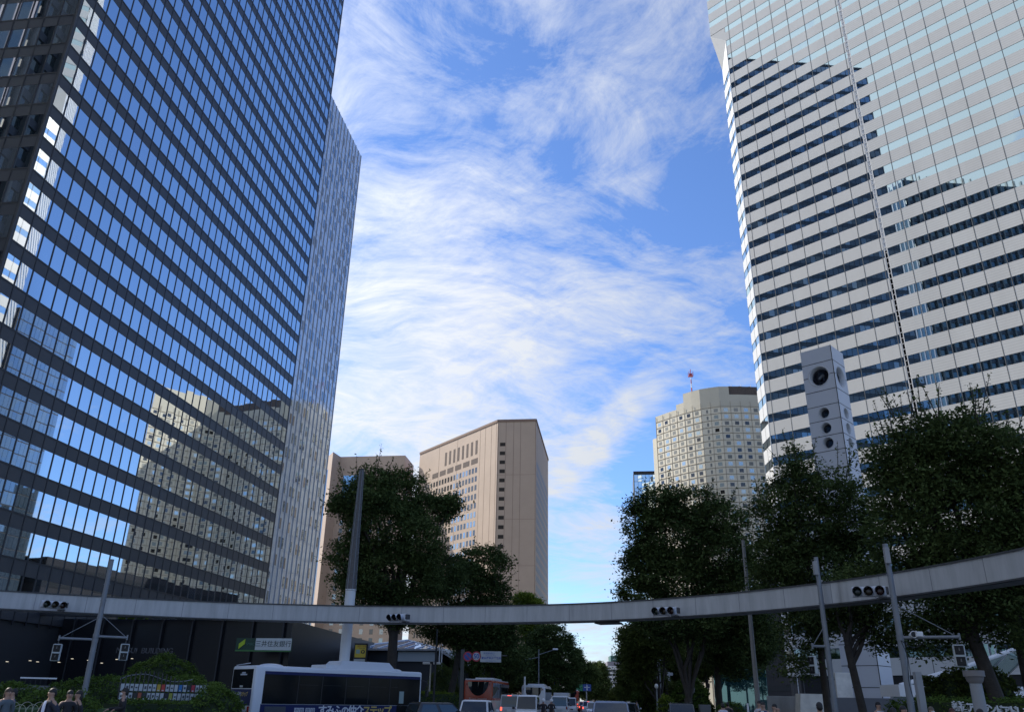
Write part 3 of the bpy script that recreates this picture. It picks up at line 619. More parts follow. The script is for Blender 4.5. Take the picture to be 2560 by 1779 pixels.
m = MB(); m.box(0.62, w1_ - .62, .62, w2_ - .05, 0, zt - .02, 0, fl_); m.box(-.03, 0.03, -0.03, 0.03, 0, zt, 1, fr_); m.build('core', [M_PIL, M_BLACK], root)
m = MB(); m.quad(fl_(0, 0, zt), fl_(w1_, 0, zt), fl_(w1_, w2_, zt), fl_(0, w2_, zt)); m.build('cap', M_PIL, root)
m = MB(); c0 = fl_(w1_ / 2 + .1, 0.40, holes[0][1]); m.tube([c0 + Vector((-.3, 0, -.3)), c0 + Vector((.1, 0, .1)), c0 + Vector((.5, 0, .15))], .16, 6); m.ell((c0.x + .35, c0.y, c0.z + .1), (.3, .12, .35), 0); m.build('camera_mount', mat('clockwork_grey', (0.07, 0.08, 0.09), 0.5), root)

# ------------------------------------------------------------------ glass-roofed entrance pavilion beyond the junction
pp = at(1025, 1640, 108)
pav = thing('entrance_pavilion', 'low dark pavilion with a blue glass hipped roof behind the blue bus', 'pavilion', (pp.x, pp.y, 0), R(-14))
ze = at(1050, 1626, 108).z; zr = at(985, 1597, 114).z
m = MB(); m.box(-9, 6.4, 0.4, 12, 0, ze - 1.9, 0); m.build('wall', mat('pavilion_dark', (0.02, 0.022, 0.026), 0.5), pav)
m = MB(); m.box(-1.6, 3.3, 0.0, 0.4, ze - 1.25, ze - 0.1, 0); m.build('fascia', mat('pavilion_fascia', (0.33, 0.36, 0.37), 0.6), pav)
m = MB(); m.box(-9.5, 4.2, -0.6, 13, ze, ze + 0.2, 0); m.box(-9, 4, 0.4, 12.5, ze - 1.9, ze, 1); m.prism([(4.2, -0.6), (7.4, -0.3), (7.4, 9), (4.2, 13)], [ze - .2, ze - 1.9, ze - 1.9, ze - .2], [ze + .2, ze - 1.6, ze - 1.6, ze + .2], 0); m.build('eave', [M_CONC, MATS['pavilion_dark']], pav)
m = MB(); V = [(-9.5, -0.6, ze + .21), (4.0, -0.6, ze + .21), (4.0, 12.6, ze + .21), (-9.5, 12.6, ze + .21), (-2.7, 6, zr)]; m.add(V, [(0, 1, 4), (1, 2, 4), (2, 3, 4), (3, 0, 4)])
m.build('glass_roof', glass('roof_glass_blue', (0.55, 0.68, 0.9), 0.6, (0.06, 0.10, 0.18)), pav)
m = MB()
for x in (-6, -4.2, -2.4, -0.6, 1.0, 2.4):
    f = 0.8 if abs(x + 2.7) < 1 else max(0.15, 0.8 - abs(x + 2.7) / 7); m.tube([(x, -0.6, ze + .26), (x + 1.4 * f, -0.6 + 6.6 * f, ze + .28 + (zr - ze - .21) * f)], 0.06, 5)
m.tube([V[1], V[4]], .1, 5); m.tube([V[0], V[4]], .1, 5); m.build('roof_rib', M_WHITE, pav)

# ------------------------------------------------------------------ terrace, plinths and low walls on the right
def pbox(nm, label, cat, px0, px1, ytop, D, depth, m_, z0=0.0, az=None, part=None, group=None, tilt=0.0):
    a_, b_ = at(px0, ytop, D), at(px1, ytop, D); w = (b_ - a_).xy.length; d = (b_ - a_)
    aa = math.degrees(math.atan2(d.x, d.y)) if az is None else az
    mb = MB(); fr = Fr((0, 0, 0), aa); mb.box(0, w, 0, depth, z0, (a_.z + b_.z) / 2, 0, fr, 0.03)
    o = mb.build(nm, m_, None, (a_.x, a_.y, 0)); return tag(o, label, cat, group)
M_STONE = mat('terrace_stone', (0.33, 0.31, 0.28), 0.85, 0, 0.25, 1.5, True)
M_LIT = mat('pale_marble', (0.72, 0.69, 0.62), 0.7, 0, 0.2, 1.6)
pbox('terrace_wall', 'low stained grey stone wall left of the sloping pale marble block', 'wall', 1916, 2050, 1739, 66, 3, M_STONE)
pbox('terrace_wall', 'low smooth grey wall running behind the trunks below the white clock pillar', 'wall', 2050, 2262, 1743, 63, 3, mat('terrace_grey', (0.16, 0.17, 0.19), 0.8, 0, 0.12, 1.0))
pbox('annex', 'dark teal glass lobby between the trunks at the foot of the trees', 'lobby', 1782, 1914, 1672, 96, 8, glass('teal_lobby_glass', (0.35, 0.6, 0.62), 0.35, (0.02, 0.06, 0.065)))
a_ = at(2027, 1733, 60)
m = MB(); m.prism([(-0.95, 0), (1.05, 0), (1.05, 1.0), (-0.95, 1.0)], 0, 2.1, 0); ob = m.build('stone_block', M_LIT, None, (a_.x, a_.y, 0)); tag(ob, 'sloping pale marble block catching sunlight beside the galvanized pole', 'monument')
for v in ob.data.vertices: v.co.x += (0.28 if v.co.x < 0 else -0.12) * v.co.z / 2.1; v.co.z *= a_.z / 2.1
a_ = at(2106, 1680, 72); ob = MB().box(-0.62, 0.62, 0, 0.6, 0, a_.z, 0, ID, 0.03).build('stone_slab', M_LIT, None, (a_.x, a_.y, 0)); tag(ob, 'tall sunlit cream stone slab left of the clock pillar base', 'monument')
# silver tower's dark glass base with canopy
# white canopy curving up at the right edge
cr = thing('canopy', 'swooping white and pale green glass canopy behind the bushes at the right edge', 'canopy', (0, 0, 0))
A_ = at(2250, 1712, 70); B_ = at(2420, 1663, 72); D_ = at(2620, 1585, 76)
path = [A_, at(2335, 1687, 71), B_, at(2520, 1628, 74), D_]
m = MB(); off = Vector((1.5, 9, -2.6))
for i in range(len(path) - 1): m.quad(path[i] + off, path[i + 1] + off, path[i + 1], path[i])
cr.location = (A_.x, A_.y, 0); gm = m.build('glass_roof', glass('canopy_glass', (0.75, 0.92, 0.88), 0.35, (0.42, 0.56, 0.52)), cr); gm.location = (-A_.x, -A_.y, 0)
m = MB(); m.tube(path, 0.16, 6); m.tube([p + off for p in path], 0.16, 6)
for p in path: m.tube([p, p + off], .1, 5)
for p in path[::2]: m.tube([p + off * .6, Vector((p.x + 1, p.y + 6, 0))], .14, 6)
gm = m.build('frame', M_WHITE, cr); gm.location = (-A_.x, -A_.y, 0)
m = MB(); q_ = at(2250, 1712, 69); m.box(q_.x - .2, q_.x + 9, q_.y, q_.y + 3, 0, 1.2, 0); m.box(q_.x - .2, q_.x + 9, q_.y - .2, q_.y + 3, 2.3, 3.1, 0); gm = m.build('beam', M_WHITE, cr); gm.location = (-A_.x, -A_.y, 0)
# ------------------------------------------------------------------ foliage
def leafmat(name, c1, c2, tr=0.25):
    m = bpy.data.materials.new(name); m.use_nodes = True; t = m.node_tree; b = t.nodes['Principled BSDF']; b.inputs['Roughness'].default_value = 0.75; b.inputs['Specular IOR Level'].default_value = 0.06
    g = t.nodes.new('ShaderNodeNewGeometry'); n = t.nodes.new('ShaderNodeTexNoise'); n.inputs['Scale'].default_value = 0.55; n.inputs['Detail'].default_value = 5; t.links.new(g.outputs['Position'], n.inputs['Vector'])
    rp = t.nodes.new('ShaderNodeMapRange'); t.links.new(n.outputs['Fac'], rp.inputs[0]); rp.inputs[1].default_value = 0.32; rp.inputs[2].default_value = 0.68
    ad = t.nodes.new('ShaderNodeMath'); ad.operation = 'MULTIPLY_ADD'; t.links.new(g.outputs['Random Per Island'], ad.inputs[0]); ad.inputs[1].default_value = 0.5; 
    h = t.nodes.new('ShaderNodeMath'); h.operation = 'MULTIPLY'; t.links.new(rp.outputs[0], h.inputs[0]); h.inputs[1].default_value = 0.5; t.links.new(h.outputs[0], ad.inputs[2])
    mx = t.nodes.new('ShaderNodeMix'); mx.data_type = 'RGBA'; t.links.new(ad.outputs[0], mx.inputs['Factor']); mx.inputs['A'].default_value = (*c1, 1); mx.inputs['B'].default_value = (*c2, 1)
    t.links.new(mx.outputs['Result'], b.inputs['Base Color'])
    tl = t.nodes.new('ShaderNodeBsdfTranslucent'); t.links.new(mx.outputs['Result'], tl.inputs['Color']); ms = t.nodes.new('ShaderNodeMixShader'); ms.inputs[0].default_value = tr
    o = t.nodes['Material Output']; t.links.new(b.outputs[0], ms.inputs[1]); t.links.new(tl.outputs[0], ms.inputs[2]); t.links.new(ms.outputs[0], o.inputs['Surface']); return m
L_DARK = leafmat('zelkova_leaves', (0.026, 0.046, 0.018), (0.125, 0.17, 0.055))
L_OLIVE = leafmat('olive_leaves', (0.045, 0.064, 0.018), (0.13, 0.165, 0.042), 0.35)
L_HEDGE = leafmat('hedge_leaves', (0.045, 0.085, 0.018), (0.14, 0.21, 0.045), 0.3)
L_BRIGHT = leafmat('bright_leaves', (0.07, 0.12, 0.015), (0.20, 0.26, 0.04), 0.4)
M_BARK = mat('bark', (0.045, 0.038, 0.032), 0.95, 0, 0.35, 3.0, bump=0.5, bscale=9)
def leaves(mb, p, n, rad, size, flat=0.75, rnd=random):
    for _ in range(n):
        d = Vector((rnd.gauss(0, 1), rnd.gauss(0, 1), rnd.gauss(0, 1) * flat)); d = d * (rad * 0.42)
        c = p + d; s = size * rnd.uniform(0.6, 1.35)
        u = Vector((rnd.gauss(0, 1), rnd.gauss(0, 1), rnd.gauss(0, 0.55))).normalized(); w = u.cross(Vector((rnd.gauss(0, .6), rnd.gauss(0, .6), 1))).normalized()
        b = len(mb.v); mb.v += [tuple(c - u * s), tuple(c + w * s * 0.5), tuple(c + u * s), tuple(c - w * s * 0.5)]; mb.f.append([b, b + 1, b + 2, b + 3]); mb.m.append(0); mb.sm.append(False)
def limb(mb, a, b, r0, r1, sag=0.06, n=6, rnd=random):
    L = (b - a).length; pts = []
    for i in range(6):
        t = i / 5; p = a.lerp(b, t); p.z += math.sin(t * math.pi) * L * sag; p += Vector((rnd.gauss(0, 1), rnd.gauss(0, 1), 0)) * L * 0.018 * math.sin(t * math.pi); pts.append(p)
    mb.tube(pts, [r0 + (r1 - r0) * i / 5 for i in range(6)], n); return pts
def tree(label, base, lobes, fork, nlimb, tr, lm, dens=1.0, leaf=0.13, seed=1, spread=None, group=None, name='street_tree', sprigs=0, lean=(0, 0)):
    """lobes: (centre, radii) in world metres; trunk from base to the fork height, limbs into the lobes"""
    rnd = random.Random(seed); root = thing(name, label, 'tree', (base.x, base.y, 0), 0, group); base = Vector((base.x, base.y, 0))
    tm = MB(); lf = MB(); top = Vector((lean[0], lean[1], fork))
    tm.tube([(0, 0, -0.1), (0, 0, 0.25), (top.x * .3, top.y * .3, fork * .35), tuple(top)], [tr * 1.35, tr * 1.05, tr * .88, tr * 0.75], 9)
    lobes = [(c - base, r) for c, r in lobes]; ends = []
    for i in range(nlimb):
        c, r = lobes[i % len(lobes)]
        e = c + Vector((rnd.uniform(-.45, .45) * r[0], rnd.uniform(-.45, .45) * r[1], rnd.uniform(-.2, .55) * r[2]))
        e.z = max(e.z, fork + 1.0)
        pts = limb(tm, top - Vector((0, 0, rnd.uniform(0, fork * .25))), e, tr * (0.55 if fork > 2.5 else 0.40), tr * 0.12, 0.05 if fork > 2.5 else -0.03, 6, rnd); ends.append(pts)
        for j in range(5):
            s = pts[rnd.randint(2, 5)]; c2, r2 = rnd.choice(lobes); e2 = s + Vector((rnd.uniform(-1, 1), rnd.uniform(-1, 1), rnd.uniform(.1, 1))) * min(r) * 0.7
            limb(tm, s, e2, tr * 0.16, tr * 0.04, 0.03, 4, rnd)
    for c, r in lobes:
        vol = r[0] * r[1] * r[2]; n = int(34 * dens * (r[0] * r[1] + r[0] * r[2] + r[1] * r[2]) / 3) + 6
        for _ in range(n):
            d = Vector((rnd.gauss(0, 1), rnd.gauss(0, 1), rnd.gauss(0, 1))).normalized(); q = rnd.uniform(0.45, 1.0) ** 0.5
            nz = noise.noise((c + d * 3) * 0.6 + Vector((seed, 0, 0))) * 0.24
            p = c + Vector((d.x * r[0], d.y * r[1], d.z * r[2])) * (q + nz)
            cr = rnd.uniform(0.55, 1.15)
            leaves(lf, p, int(56 * cr), cr, leaf * .84, 0.5, rnd)
    zt = sorted(lobes, key=lambda q: -(q[0].z + q[1][2]))
    for i in range(sprigs):              # this year's thin shoots standing out of the crown
        c, r = rnd.choice(zt[:4]); a_ = rnd.uniform(0, 6.28); s = c + Vector((math.cos(a_) * r[0] * .7, math.sin(a_) * r[1] * .7, r[2] * rnd.uniform(.5, .85)))
        e = s + Vector((math.cos(a_) * rnd.uniform(.2, .9), math.sin(a_) * .5, rnd.uniform(.8, 2.0)))
        tm.tube([s, s.lerp(e, .5) + Vector((0, 0, .08)), e], [0.03, .02, .01], 4)
        for k in range(14): leaves(lf, s.lerp(e, k / 13), 2, 0.16, leaf * 0.75, 1, rnd)
    tm.build('trunk', M_BARK, root); lf.build('crown', lm, root); return root
def lobe(px, py, D, rx, rz=None, ry=None, dD=0.0):
    """a crown lobe centred where the photo shows it; rx, rz in photo pixels turned to metres at that distance"""
    c = at(px, py, D + dD); k = (D + dD) / FPX * (0.97 + 0.12 * abs(px - CX) / 1280)
    return (c, (rx * k, (ry or (rx + (rz or rx)) / 2) * k, (rz or rx) * k))
T = lambda D, L_: [lobe(a_[0], a_[1], D, a_[2], a_[3], None, a_[4] if len(a_) > 4 else 0) for a_ in L_]
GR = 'tall dark street trees lining the avenue'
tree('large dark tree behind the tapering round mast, left of the brown hotel', at(972, 1750, 62), T(62, [(935, 1215, 55, 48), (1005, 1235, 62, 62, 2), (900, 1262, 55, 60, -1), (868, 1262, 45, 30), (960, 1320, 90, 90, 0), (1070, 1275, 62, 36, 1), (1120, 1262, 40, 26, 1), (880, 1400, 50, 70, 1), (1050, 1360, 60, 60, -2), (985, 1440, 110, 75, 0), (905, 1480, 60, 40), (1100, 1440, 60, 60, 3), (1000, 1530, 70, 40)]), 7.0, 12, 0.42, L_DARK, 1.25, 0.14, 3, group=GR, sprigs=14)
tree('dark spreading tree with a forked trunk beside the round speed sign', at(1118, 1760, 72), T(72, [(1205, 1415, 70, 50), (1160, 1470, 80, 60), (1235, 1485, 42, 36), (1180, 1560, 90, 60), (1110, 1570, 60, 40), (1240, 1585, 50, 55), (1262, 1545, 30, 38)]), 5.2, 8, 0.33, L_DARK, 1.1, 0.15, 5, group=GR, sprigs=6, lean=(0.8, 0))
tree('rounded dark green tree above the orange coach, beyond the fork-trunked tree', at(1230, 1760, 92), T(92, [(1230, 1610, 55, 50), (1275, 1645, 45, 52), (1180, 1640, 50, 40), (1255, 1585, 32, 36)]), 5.5, 6, 0.3, L_DARK, 1.0, 0.17, 6, group=GR)
tree('rounded dark tree left of the open gap of sky at the end of the avenue', at(1385, 1757, 118), T(118, [(1375, 1600, 50, 40), (1400, 1650, 48, 50), (1350, 1650, 50, 45), (1380, 1700, 60, 35), (1330, 1690, 40, 30)]), 6, 7, 0.3, L_DARK, 1.1, 0.19, 7, group=GR, sprigs=6)
tree('yellow green treetop with sunlight put into its leaf colour, just above the ring beam, in front of the brown hotel', at(1320, 1757, 150), T(150, [(1312, 1500, 28, 20), (1335, 1512, 22, 16), (1325, 1560, 30, 40), (1340, 1620, 30, 40)]), 8, 5, 0.3, L_BRIGHT, 1.2, 0.22, 8)  # brighter leaf colour stands in for sunlight on this shaded crown
tree('dark pointed conifer at the far end of the left tree row', at(1447, 1757, 170), T(170, [(1445, 1640, 6, 16), (1446, 1662, 15, 18), (1450, 1685, 26, 20), (1455, 1710, 34, 24), (1470, 1680, 22, 22)]), 3, 4, 0.25, L_DARK, 1.6, 0.22, 9, name='conifer')
tree('low rounded dark tree at the left foot of the white office building', at(1488, 1757, 215), T(215, [(1480, 1690, 20, 26), (1496, 1680, 22, 22), (1498, 1715, 24, 26), (1470, 1725, 24, 20)]), 4, 4, 0.25, L_DARK, 1.3, 0.26, 10, group=GR)
tree('small mixed green tree in front of the white office building', at(1525, 1757, 290), T(290, [(1515, 1742, 20, 14), (1540, 1740, 24, 16), (1560, 1730, 20, 20)]), 3, 3, 0.22, L_OLIVE, 1.3, 0.3, 11)
for i_, (px, D_, w_, h_, lb) in enumerate(((1150, 112, 50, 60, 'dense tree behind the white direction board, left of the orange coach'), (1215, 122, 50, 60, 'dense background tree above the roof of the orange coach'), (1275, 128, 48, 56, 'dense background tree left of the sunlit white post'), (1330, 135, 40, 50, 'dense background tree right of the sunlit white post'))):
    tree(lb, at(px, 1757, D_), T(D_, [(px, 1665, w_, h_ * .6), (px - 18, 1690, w_ * .8, h_ * .6), (px + 20, 1700, w_ * .8, h_ * .55)]), 2.2, 5, 0.2, L_OLIVE, 1.0, 0.2, 60 + i_, name='background_tree')
# right side of the avenue
for i_, (px, D_, w_, y_, lb) in enumerate(((1665, 118, 40, 1640, 'dense olive tree in the second row behind the slanting trunks'), (1715, 122, 42, 1650, 'olive tree in the second row behind the round sign back'), (1770, 118, 40, 1630, 'olive tree in the second row left of the teal lobby'), (1850, 112, 46, 1625, 'dark tree in the second row above the teal lobby roof'))):
    tree(lb, at(px, 1757, D_), T(D_, [(px, y_, w_, 42), (px - 16, y_ + 30, w_ * .8, 30), (px + 18, y_ + 26, w_ * .8, 30)]), 3.0, 5, 0.2, L_OLIVE if i_ < 3 else L_DARK, 1.0, 0.19, 70 + i_, name='background_tree')
tree('big dark multi-stemmed tree in front of the beige hotel, nearest the avenue on the right', at(1722, 1765, 60), T(60, [(1640, 1262, 65, 40), (1730, 1265, 70, 45), (1800, 1300, 60, 50), (1605, 1310, 42, 55), (1690, 1350, 90, 80), (1800, 1400, 80, 80), (1620, 1420, 55, 60), (1700, 1450, 110, 70), (1590, 1400, 30, 30), (1860, 1470, 60, 70), (1690, 1550, 100, 45), (1790, 1560, 90, 50), (1880, 1580, 50, 45)]), 1.9, 8, 0.34, L_DARK, 1.15, 0.14, 21, group=GR, sprigs=10)
tree('slanting-trunked street tree just left of the multi-stemmed tree', at(1690, 1762, 76), T(76, [(1610, 1600, 50, 60), (1580, 1480, 30, 40), (1650, 1590, 60, 60), (1600, 1670, 40, 30)]), 1.6, 8, 0.30, L_OLIVE, 1.0, 0.16, 22, group=GR, lean=(-1.2, 0.4))
tree('olive green tree overhanging the avenue left of the far signal gantry', at(1668, 1760, 98), T(98, [(1575, 1600, 26, 40), (1590, 1650, 40, 45), (1620, 1700, 40, 30), (1570, 1690, 22, 30)]), 5, 6, 0.25, L_OLIVE, 1.2, 0.18, 23, group=GR)
tree('further dark tree of the right hand row beside the white office building', at(1625, 1758, 140), T(140, [(1590, 1700, 36, 36), (1615, 1690, 36, 40), (1570, 1725, 24, 20)]), 5, 5, 0.25, L_OLIVE, 1.2, 0.2, 24, group=GR)
tree('narrow tree at the far right end of the avenue', at(1600, 1757, 200), T(200, [(1578, 1715, 20, 26), (1600, 1710, 24, 30)]), 5, 4, 0.25, L_DARK, 1.2, 0.24, 25, group=GR)
tree('dark tree right of the multi-stemmed one, behind the slim lamp post', at(1800, 1765, 68), T(68, [(1800, 1600, 50, 50), (1850, 1560, 60, 60), (1840, 1640, 60, 45), (1900, 1600, 40, 50)]), 5.0, 7, 0.28, L_DARK, 1.0, 0.15, 26, group=GR)
tree('slim tree with a narrow double trunk in front of the teal lobby', at(1795, 1762, 88), T(88, [(1795, 1640, 40, 40), (1760, 1620, 40, 40)]), 4.5, 6, 0.18, L_OLIVE, 1.0, 0.16, 27)
tree('dark feathery tree behind the first galvanized pole, hiding the foot of the clock pillar', at(2070, 1775, 50), T(50, [(2000, 1200, 45, 50), (1985, 1150, 14, 30), (1950, 1270, 60, 60), (2080, 1230, 60, 50), (2120, 1300, 70, 70), (2020, 1330, 90, 70), (1950, 1380, 60, 60), (2060, 1420, 110, 70), (2160, 1420, 60, 70), (1960, 1460, 60, 50), (2090, 1530, 80, 45), (2010, 1570, 60, 50), (1990, 1660, 30, 25)]), 5.0, 12, 0.22, L_DARK, 1.15, 0.125, 31, group=GR, sprigs=16)
tree('tree with a thick forked trunk standing before the clock pillar', at(2165, 1779, 40), T(41, [(2140, 1480, 60, 50), (2200, 1500, 50, 50, 1), (2190, 1580, 40, 36), (2210, 1600, 22, 22), (2090, 1520, 50, 40)]), 4.0, 7, 0.20, L_DARK, 1.0, 0.11, 32, group=GR, lean=(-0.4, 0))
tree('largest darkest tree at the right edge in front of the silver tower', at(2520, 1779, 40), T(40, [(2300, 1098, 68, 56), (2400, 1100, 78, 56), (2250, 1150, 70, 60), (2350, 1170, 110, 80), (2480, 1160, 90, 90), (2270, 1240, 80, 60), (2400, 1290, 130, 90), (2540, 1260, 80, 100), (2280, 1350, 90, 70), (2450, 1400, 120, 70), (2600, 1380, 80, 90), (2310, 1440, 70, 45), (2400, 1530, 100, 45), (2330, 1590, 70, 40), (2560, 1540, 90, 60), (2620, 1200, 60, 90)]), 5.5, 15, 0.33, L_DARK, 1.2, 0.115, 33, group=GR, sprigs=34, lean=(-0.9, 0.3))
tree('second stout trunk at the far right edge, its crown merging with the largest tree', at(2590, 1779, 44), T(45, [(2560, 1450, 70, 60), (2640, 1350, 90, 90), (2500, 1500, 60, 50)]), 5.0, 8, 0.34, L_DARK, 1.0, 0.12, 34, group=GR)

# ------------------------------------------------------------------ hedges and clipped bushes
def mound(name, label, c, r, lm, seed, leaf=0.07, dens=1.0, cat='bush', group=None, flat=False):
    rnd = random.Random(seed); m = MB(); core = MB(); core.ell((0, 0, 0), (r[0] * .9, r[1] * .9, r[2] * .93), 0, 20, 8, ID, -0.2)
    n = int(230 * dens * (r[0] * r[1] + r[0] * r[2] + r[1] * r[2]) / 3)
    for _ in range(n):
        d = Vector((rnd.gauss(0, 1), rnd.gauss(0, 1), abs(rnd.gauss(0, 1)) - .1)).normalized(); b_ = 1 + 0.10 * noise.noise(Vector((d.x * r[0], d.y * r[1], d.z * r[2])) * 1.3 + Vector((seed, 0, 0)))
        leaves(m, Vector((d.x * r[0], d.y * r[1], d.z * r[2])) * b_, 9, 0.22, leaf, 0.6, rnd)
    root = thing(name, label, cat, c, 0, group); m.build('leaves', lm, root); core.build('core', mat('hedge_core', (0.02, 0.035, 0.012), 0.9), root); return root
def hedge(label, a, b, w, h, lm, seed, group=None, top=0.0):
    rnd = random.Random(seed); d = b - a; L_ = d.xy.length; fr = Fr((0, 0, 0), math.degrees(math.atan2(d.x, d.y))); m = MB(); n = int(L_ * (2 * h + w) * 26)
    for _ in range(n):
        t = rnd.random() * (2 * h + w); x = rnd.random() * L_; hh = h + top * math.sin(x * .7 + seed) * .5
        y, z = (0, t) if t < h else ((t - h, hh) if t < h + w else (w, t - h - w))
        bump = 0.12 * noise.noise(Vector((x * 1.5, z * 2, seed)))
        leaves(m, fr(x, y - bump, max(z + bump, 0.05)), 8, 0.22, 0.06, .7, rnd)
    root = thing('hedge', label, 'hedge', (a.x, a.y, 0), 0, group); m.build('leaves', lm, root)
    c = MB(); c.box(0, L_, .06, w - .06, 0, h - .06, 0, fr); c.build('core', mat('hedge_core', (0.02, 0.035, 0.012), 0.9), root); return root
def mnd(label, px, ytop, D, wpx, dep, lm, seed, **k):
    c = at(px, ytop, D); k_ = D / FPX * 1.1; return mound('bush', label, (c.x, c.y, 0), (wpx * k_, dep, c.z), lm, seed, **k)
mnd('large rounded clipped bush rising behind the board of logo tiles', 418, 1641, 56, 98, 2.6, L_HEDGE, 1, group='clipped bushes by the black tower')
mnd('long low clipped bush right behind the leaning left signal pole', 270, 1692, 50, 150, 2.2, L_HEDGE, 2, group='clipped bushes by the black tower')
mnd('clipped bush mound filling the space behind the right half of the logo board', 470, 1692, 46, 110, 2.0, L_HEDGE, 3, group='clipped bushes by the black tower')
mnd('yellow green clipped mound behind the two dark-clad walkers', 185, 1727, 36, 60, 1.2, L_HEDGE, 4, group='clipped bushes by the black tower')
mnd('low clipped bush at the left edge behind the bench-height rail', 30, 1712, 44, 110, 2.0, L_HEDGE, 5, group='clipped bushes by the black tower')
mnd('dark clipped bush between the logo board and the bus', 545, 1718, 42, 60, 1.6, L_HEDGE, 6, group='clipped bushes by the black tower')
mnd('low bush at the far left below the rail', 110, 1728, 39, 50, 1.2, L_HEDGE, 7, group='clipped bushes by the black tower')
hedge('sunlit bright green clipped hedge between the bus and the orange coach', at(1052, 1740, 66), at(1150, 1740, 70), 2.0, at(1090, 1731, 66).z, L_BRIGHT, 8)
mnd('sunlit pale green bushy tree behind the forked trunk', 1110, 1662, 90, 38, 2.4, L_OLIVE, 9)
mnd('bright yellow green shrub at the kerb left of the dark small car', 1662, 1735, 62, 18, 0.9, L_BRIGHT, 10, leaf=0.1)
mnd('dark low shrub between the trunks beside the grey utility box', 1825, 1757, 52, 45, 1.0, L_HEDGE, 11)
hedge('dark trimmed hedge carrying the white address lettering', at(2255, 1750, 34), at(2620, 1750, 31), 1.4, at(2400, 1750, 33).z, L_HEDGE, 12)
for k_, (px, yt, w_, s_) in enumerate(((2340, 1690, 42, 13), (2385, 1670, 40, 14), (2440, 1668, 45, 15), (2500, 1672, 45, 16))):
    mound('bush', ['loose olive bush nearest the slanting white pillar', 'olive bush below the canopy, second from the white pillar', 'feathery olive bush directly behind the capped column', 'olive bush right of the capped column, against the dark trunk'][k_], (at(px, 1750, 44).x, at(px, 1750, 44).y, 0), (w_ * .024, 1.0, at(px, yt, 44).z), L_OLIVE, s_, leaf=0.09, dens=0.9, group='olive bushes above the trimmed hedge')
mnd('small dark bush behind the passer-by in white left of the tall poles', 2240, 1752, 38, 28, .8, L_HEDGE, 17)

mnd('dense dark shrubbery behind the trunks left of the teal lobby', 1655, 1700, 100, 45, 2.5, L_OLIVE, 51, dens=.6, leaf=.14)
mnd('dense dark shrubbery right behind the stout multi-stemmed trunk', 1725, 1695, 98, 42, 2.5, L_HEDGE, 52, dens=.6, leaf=.14)
mnd('dark shrubbery between the street trees further left of the stout trunk', 1610, 1712, 104, 30, 2.5, L_HEDGE, 53, dens=.6, leaf=.14)
# ------------------------------------------------------------------ the raised ring beam over the junction
def smooth(pts, sub=6):
    out = []
    for i in range(len(pts) - 1):
        p0, p1, p2, p3 = (Vector(pts[max(min(j, len(pts) - 1), 0)]) for j in (i - 1, i, i + 1, i + 2))
        for k in range(sub):
            t = k / sub; out.append(0.5 * ((2 * p1) + (p2 - p0) * t + (2 * p0 - 5 * p1 + 4 * p2 - p3) * t * t + (3 * p1 - p0 - 3 * p2 + p3) * t ** 3))
    return out + [Vector(pts[-1])]
RP = smooth([(-36, 36.5), (-31, 41), (-26.4, 44.0), (-21, 46.3), (-15.5, 47.8), (-9.3, 48.3), (-4, 47.7), (0.5, 46.4), (4.9, 44.3), (8.9, 41), (12.2, 37.0), (14.8, 32.4), (16.6, 26.6), (17.4, 20), (17, 12)])
RL = [0]
for a_, b_ in zip(RP, RP[1:]): RL.append(RL[-1] + (b_ - a_).length)
def ringat(s):
    k = max(i for i in range(len(RL)) if RL[i] <= s + 1e-9); k = min(k, len(RL) - 2); return RP[k].lerp(RP[k + 1], (s - RL[k]) / (RL[k + 1] - RL[k])), (RP[k + 1] - RP[k]).normalized()
beam = thing('ring_beam', 'long curved grey beam ringing the junction overhead and carrying traffic signals', 'overhead beam', (-9.3, 48.3, 0)); OB = Vector((-9.3, 48.3))
ZB, ZT = 5.5, 6.36
m = MB(); n = len(RP); rows = []
for i, p in enumerate(RP):
    t = (RP[min(i + 1, n - 1)] - RP[max(i - 1, 0)]).normalized(); o_ = Vector((-t.y, t.x)); q0 = p - OB; q1 = q0 + o_ * 1.25
    rows.append([(q0.x, q0.y, ZB), (q0.x, q0.y, ZT), (q1.x, q1.y, ZT), (q1.x, q1.y, ZB)])
m.add([v for r_ in rows for v in r_], [(i * 4 + j, (i + 1) * 4 + j, (i + 1) * 4 + (j + 1) % 4, i * 4 + (j + 1) % 4) for i in range(n - 1) for j in range(4)]); m.build('girder', M_DECK, beam)
m = MB()
for i in range(n - 1):
    a_, b_ = rows[i], rows[i + 1]; t = (RP[i + 1] - RP[i]).normalized(); o_ = Vector((-t.y, t.x, 0)) * -0.05
    for z0, z1 in ((ZT - .01, ZT + .05), (ZB - .05, ZB + .012)):
        v = [Vector((a_[0][0], a_[0][1], z0)) + o_, Vector((b_[0][0], b_[0][1], z0)) + o_, Vector((b_[0][0], b_[0][1], z1)) + o_, Vector((a_[0][0], a_[0][1], z1)) + o_]
        w = [p - o_ * 3 for p in v]; m.add(v + w, [(0, 1, 2, 3), (3, 2, 6, 7), (0, 4, 5, 1)])
m.build('edge_trim', mat('dark_edge_trim', (0.05, 0.052, 0.055), 0.6), beam)
s = 1.5; m = MB()
while s < RL[-1]:
    p, t = ringat(s); q0 = p - OB; fr = Fr((q0.x, q0.y, 0), math.degrees(math.atan2(t.x, t.y))); m.box(-.012, .012, -0.006, 0.01, ZB + .02, ZT - .02, 0, fr); s += 2.45
m.build('panel_joint', mat('beam_joint', (0.22, 0.225, 0.24), 0.7), beam)
